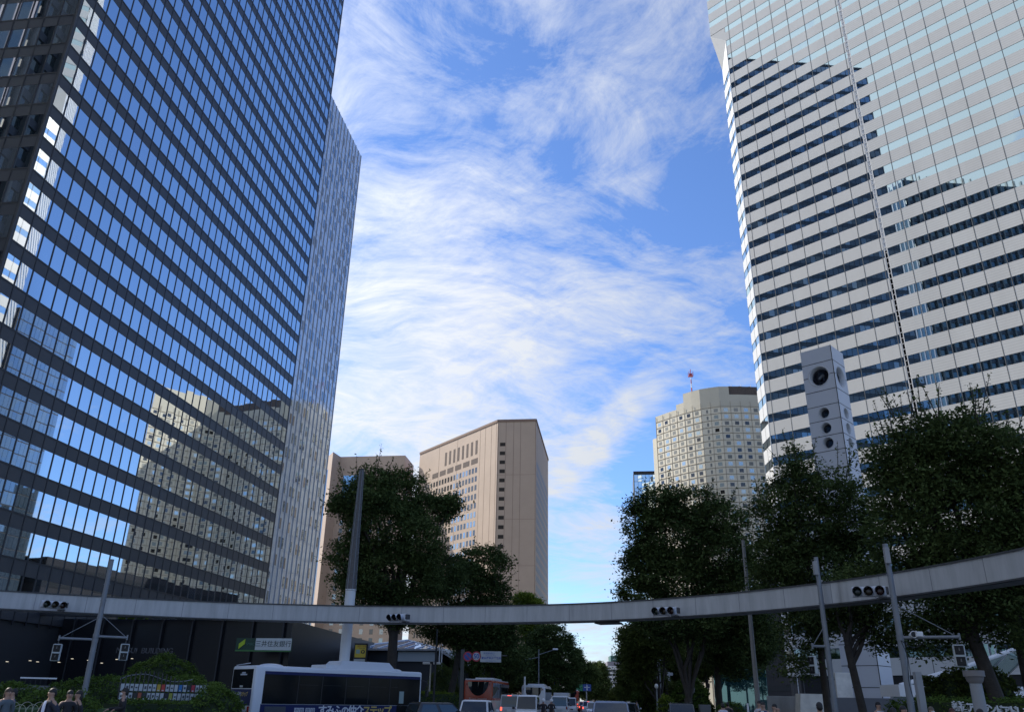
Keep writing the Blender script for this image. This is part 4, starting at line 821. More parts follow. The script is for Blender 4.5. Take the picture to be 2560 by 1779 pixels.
p = at(1512, 1554, 44.6); m = MB(); m.box(-.62, .62, .1, 1.0, ZB - .14, ZB - .05, 0, Fr((p.x - OB.x, p.y - OB.y, 0), 117)); m.build('junction_box', mat('dark_edge_trim', (0.05, 0.052, 0.055), 0.6), beam)

# ------------------------------------------------------------------ traffic signals
M_SIG = mat('signal_housing', (0.50, 0.52, 0.56), 0.45); M_LENS = [mat('lens_' + k, c_, 0.25) for k, c_ in (('green', (0.004, 0.02, 0.016)), ('amber', (0.025, 0.014, 0.004)), ('red', (0.025, 0.004, 0.004)))]
def signal3(label, loc, yaw, s=1.0, hang=0.25, group='three-lamp traffic signals on the ring beam', arm=0.3):
    root = thing('traffic_signal', label, 'traffic signal', loc, R(yaw), group)
    m = MB(); m.box(-.62 * s, .62 * s, -.08 * s, .10 * s, -.19 * s, .19 * s, 0, ID, .05 * s); m.build('housing', M_SIG, root)
    for i, x in enumerate((-.40, 0, .40)):
        x *= s; m = MB(); n = 16; R0 = .165 * s; pr = []
        for q_, y_ in ((1.0, -.08), (1.04, -.36)): pr += [(x + math.cos(2 * math.pi * (j - 4) / n) * R0 * q_, (y_ if y_ > -.2 else (-.36 + (0.14 * max(0, -math.sin(2 * math.pi * (j - 4) / n))))) * s, math.sin(2 * math.pi * (j - 4) / n) * R0 * q_) for j in range(n)]
        m.add(pr, [(j, (j + 1) % n, n + (j + 1) % n, n + j) for j in range(n)], 0, True)
        pi_ = [(v[0] * 1 + (x - v[0]) * .06, v[1], v[2] * .94) for v in pr]; m.add(pi_, [(j, n + j, n + (j + 1) % n, (j + 1) % n) for j in range(n)], 1, True)
        m.build('visor', [M_SIG, M_BLACK], root)
        m = MB(); m.ell((x, -.085 * s, 0), (R0 * .95, .03 * s, R0 * .95), 0, 14, 4, ID, -1.0); m.build('lens', M_LENS[i], root)
    m = MB(); m.box(.3 * s, .62 * s, 0.02, arm, -.26 * s, -.20 * s, 0); m.box(.58 * s, .70 * s, -.05, .25, -.1 * s, .16 * s, 0, ID, .02); m.tube([(.2 * s, -.1, -.22 * s), (.35 * s, -.16, -.3 * s), (.5 * s, -.05, -.22 * s)], .012, 5)
    m.build('bracket', mat('bracket_dark', (0.06, 0.062, 0.066), 0.6), root); return root
def ringsig(label, px, py, D, yaw, **k): p = at(px, py, D); return signal3(label, p, yaw, **k)
ringsig('three-lamp traffic signal on the ring beam in front of the black tower, leftmost of all', 134, 1511, 50.2, 42)
ringsig('three-lamp traffic signal on the ring beam just right of the round white column', 995, 1543, 47.3, -38)
ringsig('three-lamp traffic signal on the ring beam in front of the multi-stemmed tree', 1662, 1527, 41.8, -30)
ringsig('nearest three-lamp traffic signal, fixed to the ring beam beside the tallest galvanized pole', 2172, 1478, 34.9, -26)

# ------------------------------------------------------------------ galvanized poles with pedestrian signals
M_GALV = mat('galvanized_steel', (0.20, 0.215, 0.235), 0.55, 0.2, 0.12, 3.0)
def pedsig(label, p, yaw, lit=False):
    root = thing('pedestrian_signal', label, 'pedestrian signal', p, R(yaw), 'pedestrian signals hung from galvanized poles'); root.scale = (.84, .84, .84)
    m = MB(); m.box(-.22, .22, -.06, .10, -.42, .42, 0, ID, .055); m.build('housing', mat('ped_housing', (0.42, 0.46, 0.47), 0.5), root)
    for z in (.205, -.205):
        m = MB(); m.box(-.165, .165, -.10, -.055, z - .165, z + .165, 0, ID, .02); m.build('lens', mat('ped_lens', (0.010, 0.009, 0.010), 0.35, spec=0.25), root)
        m = MB(); m.box(-.19, .19, -.13, -.06, z + .165, z + .19, 0); m.build('hood', MATS['ped_housing'], root)
        m = MB(); m.ell((0, -.103, z + .075), (.022, .004, .022), 0, 8, 4, ID, -1); m.box(-.022, .022, -.106, -.10, z - .02, z + .05, 0); m.build('figure', mat('ped_figure', (0.12, 0.12, 0.12), 0.5), root)
    m = MB(); m.tube([(0, 0, .42), (0, 0, .56)], .03, 6); m.build('hanger', mat('bracket_dark', (0.06, 0.062, 0.066), 0.6), root)
def sigpole(label, pb, pt, D, rad, arms, box=None):
    b = at(pb[0], pb[1], D); t = at(pt[0], pt[1], D); root = thing('signal_pole', label, 'pole', (b.x, b.y, 0), 0, 'galvanized signal poles')
    B = Vector((b.x, b.y, 0)); m = MB(); m.tube([(0, 0, 0), (0, 0, t.z * .55), (0, 0, t.z)], [rad * 1.12, rad, rad * .85], 12); m.tube([(0, 0, t.z - .02), (0, 0, t.z + .03)], rad * .9, 12)
    for k in range(7): z = t.z * (0.25 + .1 * k); m.tube([(-rad * 1.25, 0, z), (rad * 1.25, 0, z)], .018, 5)
    m.tube([(0, 0, t.z * .5), (0, 0, t.z * .5 + .05)], rad * 1.08, 12)
    m.build('pole', M_GALV, root)
    for e, zz in arms:
        q = at(e[0], e[1], D - e[2]); q = q - B; m = MB(); m.tube([(0, 0, q.z), q], .055, 8); m.tube([(0, 0, q.z - .09), (0, 0, q.z + .09)], rad * 1.15, 10)
        m.tube([(0, 0, q.z + zz), q * .93 + Vector((0, 0, q.z * .07 + .05))], .016, 5); m.tube([q + Vector((0, 0, -.1)), q + Vector((0, 0, .12))], .04, 6); m.build('arm', M_GALV, root)
    if box: q = at(box[0], box[1], D) - B; m = MB(); m.box(q.x - .09, q.x + .09, -.24, -.10, q.z - .28, q.z + .28, 0, ID, .015); m.build('control_box', M_CONC, root)
    return root
sigpole('galvanized signal pole on the left carrying two pedestrian signals on side arms', (203, 1768), (279, 1399), 42, .115, [((148, 1594, 0), .95), ((318, 1593, 0), .95)])
pedsig('boxy white pedestrian signal hanging left of the left galvanized pole', at(140.5, 1630, 42), 14)
pedsig('boxy white pedestrian signal hanging right of the left galvanized pole', at(310, 1629, 42), 30)
sigpole('shorter galvanized signal pole in front of the dark forked tree', (2087, 1765), (2039, 1394), 37, .105, [((2031, 1614, .3), .8)], (2034, 1421))
pedsig('pedestrian signal seen edge-on beside the shorter galvanized pole', at(2033, 1662, 36.7), -72)
sigpole('tallest galvanized signal pole with a long arm, cameras and trailing cables', (2279, 1772), (2213, 1361), 32, .105, [((2398, 1591, 0), 1.1)], (2211, 1390))
pedsig('large pedestrian signal facing the viewer above the capped column', at(2400, 1638, 32), -18)
P3 = at(2279, 1772, 32)
m = MB(); q = at(2281, 1589, 32) - Vector((P3.x, P3.y, 0)); m.tube([q + Vector((0, .12, .03)), q + Vector((0.02, -.1, .05))], [.07, .12], 12); m.tube([q + Vector((.0, -.1, .05)), q + Vector((0, -.13, .05))], .09, 12, 1)
cm = m.build('speaker', [M_WHITE, M_BLACK], None, (P3.x, P3.y, 0)); tag(cm, 'small round white camera on the long signal arm, nearest the tallest pole', 'camera')
m = MB(); q = at(2297, 1589, 32); m.box(-.11, .11, -.12, .12, -.02, .14, 0, ID, .02); m.box(-.13, -.11, -.14, .14, -.03, .16, 0); cm = m.build('sensor', M_WHITE, None, q); tag(cm, 'white sensor box beside the round camera on the signal arm', 'sensor')
m = MB(); a1 = at(2252, 1600, 31.8); a2 = at(2285, 1618, 31.8); a3 = at(2307, 1606, 31.8); B = Vector((a1.x, a1.y, 0)); m.tube(smooth([a1 - B, a2 - B, a3 - B], 5), .014, 5); m.tube(smooth([a1 - B, at(2268, 1640, 31.8) - B, at(2272, 1700, 31.8) - B, at(2282, 1740, 31.8) - B], 5), .013, 5)
cb2 = m.build('cable', M_BLACK, None, (B.x, B.y, 0)); tag(cb2, 'loose black cables looping down from the tallest galvanized pole', 'cable')
# slim lamp post behind the beam
b_ = at(1896, 1765, 52); t_ = at(1844, 1350, 52)
lp_ = thing('lamp_post', 'slim tall grey post rising behind the ring beam before the dark trees', 'post', (b_.x, b_.y, 0)); m = MB(); m.tube([(0, 0, 0), (0, 0, t_.z * .4), (0, 0, t_.z)], [.16, .13, .10], 10); m.build('pole', mat('post_grey', (0.22, 0.215, 0.21), 0.6), lp_)
m = MB(); m.tube([(0, 0, 0), (0, 0, .5)], .21, 10); m.build('base', MATS['post_grey'], lp_)

# ------------------------------------------------------------------ round column and tapering mast
b_ = at(856, 1700, 52); zc = at(862, 1474, 52).z; zt_ = at(897, 1176, 52).z
ms = thing('mast', 'round white column continuing as a tapering banded grey mast above the ring beam', 'mast', (b_.x, b_.y, 0))
m = MB(); m.tube([(0, 0, 0), (0, 0, zc)], .31, 24, 0); m.tube([(0, 0, zc - .02), (0, 0, zc + .05)], .33, 24); m.build('column', mat('column_white', (0.60, 0.61, 0.62), 0.55, 0, 0.08, 1.5, True), ms)
m = MB(); m.tube([(0, 0, zc), (0, 0, zt_)], [.29, .125], 16, 0)
for j in range(6): a = j * math.pi / 3; m.tube([(math.cos(a) * .31, math.sin(a) * .31, zc), (math.cos(a) * .145, math.sin(a) * .145, zt_)], .02, 5, 1)
m.build('shaft', [mat('mast_mesh', (0.10, 0.095, 0.092), 0.7, 0, 0.3, 8), M_GALV], ms)
for k in range(8): z = zc + (zt_ - zc) * k / 7; r_ = .31 - .17 * k / 7; m = MB(); m.tube([(0, 0, z - .035), (0, 0, z + .035)], r_ + .02, 16); m.build('band', mat('mast_band', (0.10, 0.1, 0.1), 0.5), ms)
m = MB(); q = at(900, 1173, 52); m.tube([(0, 0, zt_), (0, 0, zt_ + .12)], .16, 12); m.build('cap', M_BLACK, ms)

# ------------------------------------------------------------------ signs
def face_y(px, py, D, fx=0): p = at(px, py, D); return p
def disc(mb, c, r, y, m_=0, n=24): mb.add([(c[0] + math.cos(2 * math.pi * j / n) * r, y, c[1] + math.sin(2 * math.pi * j / n) * r) for j in range(n)], [tuple(range(n))[::-1] if 0 else tuple(range(n))], m_)
M_SW = mat('sign_face_white', (0.42, 0.45, 0.46), 0.5); M_SR = mat('sign_face_red', (0.36, 0.03, 0.05), 0.5); M_SB = mat('sign_face_blue', (0.03, 0.07, 0.28), 0.5); M_SG = mat('sign_face_green', (0.04, 0.22, 0.10), 0.5); M_INK = mat('sign_blue_ink', (0.05, 0.10, 0.35), 0.5)
D = 58.0; pb_ = at(1152, 1760, D)
gn = thing('sign_post', 'dark square post carrying two round signs and a white direction board', 'road sign', (pb_.x, pb_.y, 0)); O = Vector((pb_.x, pb_.y, 0))
m = MB(); m.box(-.12, .12, -.12, .12, 0, at(1152, 1622, D).z, 0); m.tube([(0, 0, 4.3), (1.2, -.1, 4.3), (3.0, -.1, 4.3)], .04, 6); m.build('post', mat('post_dark', (0.06, 0.065, 0.062), 0.6), gn)
for nm, px, kind in (('no_parking_sign', 1170, 0), ('speed_limit_sign', 1191, 1)):
    c = at(px, 1640, D) - O; r_ = .32; m = MB(); disc(m, (c.x, c.z), r_, -.16, 0); m.tube([(c.x, -.15, c.z), (c.x, -.12, c.z)], r_, 24, 0); disc(m, (c.x, c.z), r_ * .74, -.165, 1)
    if kind == 0: m.add([(c.x + x * r_ * .74, -.168, c.z + z * r_ * .74) for x, z in ((-.78, .62), (-.62, .78), (.78, -.62), (.62, -.78))], [(0, 1, 2, 3)], 0)
    so_ = m.build(nm, [M_SR, M_SB if kind == 0 else M_SW], gn)
    if kind: text('50', .40, M_INK, so_, Matrix.Translation((c.x, -.175, c.z)) @ Matrix.Rotation(R(90), 4, 'X'), name='number', ext=.002, bold=.012)
c0, c1_ = at(1201, 1641, D) - O, at(1253, 1641, D) - O; m = MB(); m.box(c0.x, c1_.x, -.16, -.12, c0.z - .33, c0.z + .36, 0, ID, .01); bd = m.build('direction_board', M_SW, gn); cx = (c0.x + c1_.x) / 2
text('新宿駅西口', .15, M_INK, bd, Matrix.Translation((cx - .12, -.165, c0.z + .22)) @ Matrix.Rotation(R(90), 4, 'X'), ext=.002); text('Shinjuku Sta. West', .09, M_INK, bd, Matrix.Translation((cx, -.165, c0.z + .08)) @ Matrix.Rotation(R(90), 4, 'X'), ext=.002)
text('東京医科大学病院', .17, M_INK, bd, Matrix.Translation((cx + .05, -.165, c0.z - .08)) @ Matrix.Rotation(R(90), 4, 'X'), ext=.002, bold=.004); text('Tokyo Medical Univ.', .09, M_INK, bd, Matrix.Translation((cx, -.165, c0.z - .24)) @ Matrix.Rotation(R(90), 4, 'X'), ext=.002)
# yellow sign by the mast
p = at(900, 1640, 66); ys = thing('information_sign', 'upright yellow sign with an arrow above a small white panel, behind the bus', 'sign', (p.x, p.y, 0), R(-6)); zt1, zb1 = at(900, 1611, 66).z, at(900, 1642, 66).z
m = MB(); m.box(-.5, .5, 0, .25, 0, zt1 + .12, 0); m.build('frame', M_BLACK, ys)
m = MB(); m.box(-.42, .42, -.02, 0, zb1, zt1, 0); m.build('yellow_panel', mat('sign_yellow', (0.62, 0.47, 0.04), 0.5), ys)
m = MB(); m.box(-.45, .4, -.02, 0, zb1 - .7, zb1 - .12, 0); m.build('white_panel', M_SW, ys)
h = zt1 - zb1
m = MB(); m.box(-.34, -.04, -.03, -.021, zb1 + h * .3, zb1 + h * .62, 0); m.build('picture', mat('picture_teal', (0.28, 0.42, 0.40), 0.5), ys)
m = MB(); disc(m, (.2, zb1 + h * .45), .15, -.025, 0); m.add([(.2 + x, -.03, zb1 + h * .45 + z) for x, z in ((0, .12), (-.09, .0), (-.035, 0), (-.035, -.1), (.035, -.1), (.035, 0), (.09, 0))], [tuple(range(7))], 1); m.build('arrow', [M_BLACK, MATS['sign_yellow']], ys)
text('都庁・中央', .13, mat('sign_red_ink', (0.4, 0.05, 0.02), .5), ys, Matrix.Translation((.08, -.03, zb1 + h * .88)) @ Matrix.Rotation(R(90), 4, 'X'), ext=.002); text('Tocho-mae', .10, M_BLACK, ys, Matrix.Translation((.1, -.03, zb1 + h * .74)) @ Matrix.Rotation(R(90), 4, 'X'), ext=.002)
# far gantries
def gantry(label, px0, px1, py, D, ppx, thick=.34):
    a, b = at(px0, py, D), at(px1, py, D); q = at(ppx, py, D); root = thing('signal_gantry', label, 'gantry', (q.x, q.y, 0)); O = Vector((q.x, q.y, 0))
    m = MB(); m.box(a.x - q.x, b.x - q.x, -.15, .15, (a.z + b.z) / 2 - thick / 2, (a.z + b.z) / 2 + thick / 2, 0); m.build('beam', mat('gantry_grey', (0.36, 0.36, 0.36), .6), root)
    m = MB(); m.tube([(0, 0, 0), (0, 0, a.z + .3)], [.18, .13], 8); m.build('post', MATS['gantry_grey'], root); return root
gantry('far signal gantry reaching out from the left tree row', 1336, 1406, 1693, 118, 1340)
signal3('small three-lamp signal on the far left gantry', at(1393, 1692, 117), -4, .95, group='far three-lamp signals', arm=.1)
gantry('far signal gantry reaching out from the right tree row over the kerb', 1563, 1682, 1683, 112, 1672)
signal3('small three-lamp signal on the end of the far right gantry', at(1581, 1680, 111), 6, .98, group='far three-lamp signals', arm=.1)
def board(nm, label, cat, px0, px1, py0, py1, D, m_, post=None, mp='gantry_grey', extra=None):
    a, b = at(px0, py0, D), at(px1, py1, D); q = Vector(((a.x + b.x) / 2, (a.y + b.y) / 2, 0)); root = thing(nm, label, cat, q); hw = (b.x - a.x) / 2
    m = MB(); m.box(-hw, hw, 0, .08, b.z, a.z, 0, ID, .01); m.build('panel', m_, root)
    pp_ = at(post, 1700, D).x - q.x if post else 0; m = MB(); m.tube([(pp_, .2, 0), (pp_, .2, a.z + .1)], .10, 8)
    if abs(pp_) > hw: m.tube([(pp_, .2, (a.z + b.z) / 2), (0, .12, (a.z + b.z) / 2)], .06, 6)
    m.build('post', MATS[mp], root); return root
board('road_sign', 'blank grey back of a large road sign before the right hand trees', 'road sign', 1594, 1650, 1622, 1645, 86, mat('sign_back_grey', (0.07, 0.072, 0.075), .6), 1647)
board('road_sign', 'thin pale sign board edge under the far right gantry', 'road sign', 1565, 1600, 1703, 1713, 130, mat('sign_back_pale', (0.30, 0.28, 0.26), .6), 1602)
bs = board('direction_sign', 'green and blue route sign over the far left lanes', 'road sign', 1457, 1478, 1709, 1726, 165, M_SB, 1466)
q = bs.location; m = MB(); a, b = at(1440, 1709, 165), at(1457, 1726, 165); m.box(a.x - q.x, b.x - q.x - .03, 0, .08, b.z, a.z, 0); m.build('green_panel', M_SG, bs)
m = MB(); zc_ = (at(1467, 1717, 165)).z; m.box(-.08, .08, -.02, 0, zc_ - .55, zc_ + .4, 0); m.box(-.5, .5, -.02, 0, zc_ - .05, zc_ + .07, 0); m.build('arrow', M_WHITE, bs)
board('road_sign', 'faint grey guide board beside the pinkish round signs on the far left', 'road sign', 1401, 1424, 1703, 1712, 128, mat('sign_back_mid', (0.16, 0.17, 0.17), .6), 1424)
for nm, px, c_, lb in (('no_parking_sign', 1388, M_SB, 'far round blue and red sign below the left gantry signal'), ('speed_limit_sign', 1396, M_SW, 'far round red and white sign right of the blue round one')):
    p = at(px, 1707, 117.5); root = thing(nm, lb, 'road sign', (p.x, p.y, 0)); m = MB(); disc(m, (0, p.z), .32, -.2, 0); disc(m, (0, p.z), .22, -.21, 1); m.build('disc', [M_SR, c_], root); m = MB(); m.tube([(0, -.1, p.z - .4), (0, -.1, 5.2)], .03, 5); m.build('post', MATS['gantry_grey'], root)
# round sign seen from behind, right
p = at(1727, 1722, 62); root = thing('round_sign', 'round grey back of a road sign on a thin post before the stout trunk', 'road sign', (p.x, p.y, 0)); m = MB(); m.tube([(0, 0, p.z), (0, .03, p.z)], .30, 24); m.build('disc', mat('sign_back_round', (0.13, 0.125, 0.13), .6), root); m = MB(); m.tube([(0, -.05, 0), (0, -.05, p.z + .2)], .035, 6); m.build('post', M_GALV, root)
# street lamps and poles
def lamp(label, px, pyt, D, kind, m_, grp=None):
    p = at(px, pyt, D); root = thing('street_lamp', label, 'street lamp', (p.x, p.y, 0), 0, grp); m = MB(); m.tube([(0, 0, 0), (0, 0, p.z)], [.09, .06], 7)
    if kind == 'arms': m.tube([(0, 0, p.z - .6), (1.9, 0, p.z + .0)], .04, 5); m.tube([(0, 0, p.z - .9), (-1.6, 0, p.z - 1.2)], .04, 5)
    m.build('pole', m_, root)
    heads = {'arms': [(2.0, 0)], 'twin': [(-.4, 0), (.55, 0)], 'one': [(0, 0)]}[kind]
    for x, z in heads:
        m = MB(); m.box(x - .32, x + .32, -.2, .2, p.z - .05, p.z + .14, 0, ID, .05) if kind != 'one' else m.ell((x, 0, p.z), (.16, .16, .2), 0, 10, 6, ID, -1)
        m.build('lamp_head', M_WHITE, root)
    return root
lamp('tall twin-armed street lamp over the far left lanes', 1347, 1622, 104, 'arms', M_GALV)
lamp('pale park lamp with a broad twin head beside the dark pole', 1077, 1658, 78, 'twin', mat('cream_paint', (0.5, 0.48, 0.42), .6))
lamp('thin lamp post with a small white head at the right kerb', 1641, 1714, 72, 'one', M_GALV)
lamp('tall kerb post right of the bushy shrub, under the grey sign board', 1648, 1648, 92, 'one', M_GALV)
for i_, (px, yt, D_, w_, lb, m_) in enumerate(((1093, 1572, 64, .09, 'thin black post rising beside the pale park lamp', M_BLACK), (1101, 1590, 92, .07, 'left white flagpole of two behind the black post', M_WHITE), (1107, 1592, 92, .07, 'right white flagpole of two behind the black post', M_WHITE), (1312, 1690, 88, .13, 'sunlit white post among the trunks behind the orange coach', M_WHITE))):
    p = at(px, yt, D_); m = MB(); m.tube([(0, 0, 0), (0, 0, p.z)], [w_, w_ * .7], 8); m.tube([(0, 0, 0), (0, 0, .3)], w_ * 1.8, 8); o_ = m.build('flagpole' if 'flag' in lb else 'post', m_, None, (p.x, p.y, 0)); tag(o_, lb, 'post', 'white flagpoles' if 'flag' in lb else None)
# white pillar and capped column, near right
p = at(2306, 1765, 33); t_ = at(2284, 1678, 33); m = MB(); m.box(-.11, .11, -.11, .11, 0, t_.z, 0, ID, .012); o_ = m.build('pillar', mat('pillar_white', (0.34, 0.345, 0.35), .6, 0, .06, 2), None, (p.x, p.y, 0)); tag(o_, 'plain square pale pillar right beside the tallest galvanized pole', 'pillar')
p = at(2450, 1765, 26); t_ = at(2440, 1675, 26); cl = thing('column', 'round stone column with a wide flat cap under the large pedestrian signal', 'column', (p.x, p.y, 0))
m = MB(); m.tube([(0, 0, 0), (0, 0, t_.z - .32)], [.175, .15], 28); m.build('shaft', mat('column_stone', (0.27, 0.28, 0.29), .7, 0, .08, 3), cl)
m = MB(); m.tube([(0, 0, t_.z - .32), (0, 0, t_.z - .25), (0, 0, t_.z - .16)], [.15, .20, .225], 28); m.tube([(0, 0, t_.z - .15), (0, 0, t_.z)], .26, 28); m.build('capital', mat('column_cap', (0.20, 0.185, 0.18), .7, 0, .1, 3), cl)
# white lettering on the hedge
p = at(2480, 1765, 31.0); fr = Fr((0, 0, 0), 96); lt = thing('address_lettering', 'large white raised lettering along the dark hedge, partly behind the capped column', 'sign', (p.x, p.y, 0))
zz = at(2480, 1767, 31.0).z; M_LET = mat('letter_white', (0.55, 0.57, 0.58), .5)
for i_, ch in enumerate('新宿アイランドアドレス'):
    x0 = (at(2382 + i_ * 17.2, 1765, 31.0) - p); s_ = .30 if i_ < 8 else .34
    text(ch, s_, M_LET, lt, Matrix.Translation((x0.x, x0.y - .25, zz - (.015 * i_))) @ Matrix.Rotation(R(90), 4, 'X'), name='letter', ext=.02, bold=.008)
# ------------------------------------------------------------------ board of logo tiles
D = 42.0; a, b = at(300, 1714, D), at(518, 1719, D + 1.5); d = b - a; fr = Fr((0, 0, 0), math.degrees(math.atan2(d.x, d.y))); w = d.xy.length
lb_ = thing('sign_board', 'long rack of small logo tiles in two rows under a wavy rail', 'sign board', (a.x, a.y, 0)); zr1 = at(300, 1707, D).z; th = .29; tw = w / 20.0; dz = (at(518, 1712.5, D + 1.5).z - zr1) / w
cols = {8: (.45, .30, .03), 9: (.45, .04, .03), 13: (.03, .16, .40), 15: (.02, .03, .03), 16: (.40, .03, .05)}; cols2 = {3: (.02, .02, .02), 4: (.35, .08, .04), 5: (.02, .03, .03), 10: (.02, .02, .03), 11: (.30, .32, .05), 18: (.03, .30, .32)}
for r_ in range(2):
    for i in range(20):
        z1 = zr1 - r_ * (th + .07) + dz * (i + .5) * tw; c_ = (cols if r_ == 0 else cols2).get(i)
        m = MB(); m.box(i * tw + .03, (i + 1) * tw - .02, -.03, .0, z1 - th, z1, 0, fr)
        mi = M_SW if c_ is None else mat('tile_colour_%d_%d' % (r_, i), c_, .5); q = (i * 7 + r_ * 5) % 4
        if c_ is None and q: m.box((i + .3) * tw, (i + .75) * tw, -.035, -.03, z1 - th * (.62 if q < 3 else .7), z1 - th * (.42 if q == 1 else .3), 1, fr)
        else: m.box((i + .3) * tw, (i + .72) * tw, -.035, -.03, z1 - th * .95, z1 - th * .78, 2, fr)
        m.build('tile', [mi, mat('tile_ink', (0.05, 0.06, 0.07), .5), M_SW], lb_)
for i in range(21): m = MB(); zt1 = zr1 + .30 + .25 * math.sin(i / 20 * 5.4 - .1) + dz * i * tw; m.box(i * tw - .015, i * tw + .02, -.02, .03, 0.5, zt1, 0, fr); m.build('upright', M_BLACK, lb_)
m = MB(); pts = [(165, 300), (350, 230), (560, 200), (720, 200), (900, 250), (1100, 320), (1250, 350), (1450, 345), (1650, 310)]; A3 = Vector((a.x, a.y, 0))
pv = [at(280 + x / 8.204, 1660 + y / 8.204, D + 1.5 * (x - 165) / 1790) - A3 for x, y in pts]; m.tube(smooth([tuple(v) for v in pv], 5), .02, 6); m.build('rail', M_GALV, lb_)
m = MB(); m.box(-.1, w + .1, .05, .5, 0, zr1 - .85, 0, fr); m.build('plinth', mat('plinth_dark', (0.05, 0.055, 0.06), .8, 0, .2, 2), lb_)
hedge('low dark hedge at the foot of the rack of logo tiles', at(300, 1760, 38), at(565, 1760, 42), 1.0, at(420, 1755, 40).z, L_HEDGE, 41)
# rail and hoop fence at far left
p = at(97, 1694, 52); ra = thing('handrail', 'short white topped dark railing panel before the black lobby', 'railing', (p.x, p.y, 0), R(28)); m = MB(); m.box(-.85, .85, -.03, .03, p.z - .03, p.z + .04, 0); m.build('top_rail', M_WHITE, ra); m = MB()
for i in range(8): m.box(-.82 + i * .234, -.80 + i * .234, -.01, .01, p.z - 1.0, p.z - .03, 0)
m.box(-.85, .85, -.02, .02, p.z - 1.0, p.z - .95, 0); m.box(-.9, .9, -.05, .3, 0, p.z - 1.0, 0); m.build('panel', M_BLACK, ra)
p = at(90, 1700, 50.5); m = MB(); m.box(-5.5, 2.4, 0, .6, 0, at(90, 1712, 50.5).z, 0, Fr((0, 0, 0), 64)); o_ = m.build('planter_wall', mat('planter_grey', (0.16, 0.165, 0.17), .85, 0, .15, 2), None, (p.x, p.y, 0)); tag(o_, 'grey planter wall under the white topped railing', 'wall')
p0 = at(20, 1765, 33); d = at(165, 1765, 34.5) - p0; hf = thing('hoop_fence', 'row of overlapping cream wire hoops along the lawn edge', 'fence', (p0.x, p0.y, 0)); ux = d.xy.normalized(); st = .42
zb_ = at(70, 1772, 33).z - .25; zt2 = at(70, 1752, 33).z
for i in range(11):
    r_h = .24; c = Vector((ux.x, ux.y, 0)) * (i * .25 + .2); zo = zt2 - (.22 if i % 2 == 0 else .30)
    m = MB(); m.tube([c + Vector((ux.x, ux.y, 0)) * (math.cos(a_) * r_h) + Vector((0, 0, zo + .20 * math.sin(a_))) for a_ in [math.pi * k / 12 for k in range(13)]], .009, 5)
    for s__ in (-1, 1): e = c + Vector((ux.x, ux.y, 0)) * (s__ * r_h); m.tube([e + Vector((0, 0, 0)), e + Vector((0, 0, zo + .01))], .009, 5)
    m.build('hoop', mat('cream_wire', (0.42, 0.40, 0.30), .5), hf)
m = MB(); m.box(-1, 5.2, .1, 3, 0, 1.02, 0, Fr((0, 0, 0), math.degrees(math.atan2(d.x, d.y)))); o_ = m.build('lawn_bed', mat('lawn_green', (0.05, 0.09, 0.03), .95, 0, .3, 6, bump=.6, bscale=30), None, (p0.x, p0.y, 0)); tag(o_, 'raised bed of short grass behind the cream hoops', 'planter')
p = at(1762, 1772, 50); m = MB(); m.box(-.3, .3, -.2, .2, 0, at(1762, 1760, 50).z, 0, ID, .02); o_ = m.build('utility_box', mat('utility_grey', (0.12, 0.125, 0.13), .6), None, (p.x, p.y, 0)); tag(o_, 'grey utility box right of the stout dark trunk', 'utility box')
p = at(1870, 1772, 44); bl = MB(); bl.tube([(0, 0, 0), (0, 0, at(1870, 1757, 44).z)], .05, 8); o_ = bl.build('bollard', M_WHITE, None, (p.x, p.y, 0)); tag(o_, 'thin white post leaning in front of the teal lobby', 'post')
# ------------------------------------------------------------------ vehicles
M_TYRE = mat('tyre_rubber', (0.015, 0.015, 0.016), .9); M_RIM = mat('wheel_rim', (0.35, 0.36, 0.37), .35, .6)
G_CAR = glass('car_glass', (0.75, 0.82, 0.9), 0.07, (0.012, 0.016, 0.018)); M_TAIL = mat('tail_lamp_lens', (0.25, 0.01, 0.01), .25); M_BRAKE = mat('brake_lamp_lit', (0.6, 0.03, 0.02), .3, emit=((1, .10, .06), 1.6))
M_HEAD = mat('head_lamp_lens', (0.55, 0.58, 0.6), .1); M_PLATE = mat('number_plate', (0.6, 0.6, 0.58), .5); M_TRIM = mat('trim_black', (0.015, 0.015, 0.017), .5)
def paint(n, c, r=.22): return mat('paint_' + n, c, r, 0, 0.03, .5, spec=.7)
WH_ = {}
def wheel(root, x, y, r, w):
    k = (round(r, 2), round(w, 2))
    if k not in WH_:
        t = MB(); prof = [(.62, -.5), (.95, -.5), (1, -.35), (1, .35), (.95, .5), (.62, .5)]; n = 24
        t.add([(math.cos(2 * math.pi * j / n) * r * q, w * y_, math.sin(2 * math.pi * j / n) * r * q) for q, y_ in prof for j in range(n)], [(i * n + j, i * n + (j + 1) % n, (i + 1) * n + (j + 1) % n, (i + 1) * n + j) for i in range(5) for j in range(n)], 0, True)
        rm = MB(); rm.tube([(0, -.42 * w, 0), (0, .42 * w, 0)], r * .62, 20)
        for j in range(6): a = j * math.pi / 3; rm.box(-.03, .03, -.49 * w, .49 * w, .1 * r, .58 * r, 0, ID) if False else rm.tube([(0, -.47 * w, 0), (math.cos(a) * r * .55, -.47 * w, math.sin(a) * r * .55)], .03, 5)
        WH_[k] = (t.mesh('tyre', M_TYRE), rm.mesh('rim', M_RIM))
    wt = bpy.data.objects.new('wheel', WH_[k][0]); C.objects.link(wt); wt.parent = root; wt.location = (x, y, r); rr = bpy.data.objects.new('rim', WH_[k][1]); C.objects.link(rr); rr.parent = wt
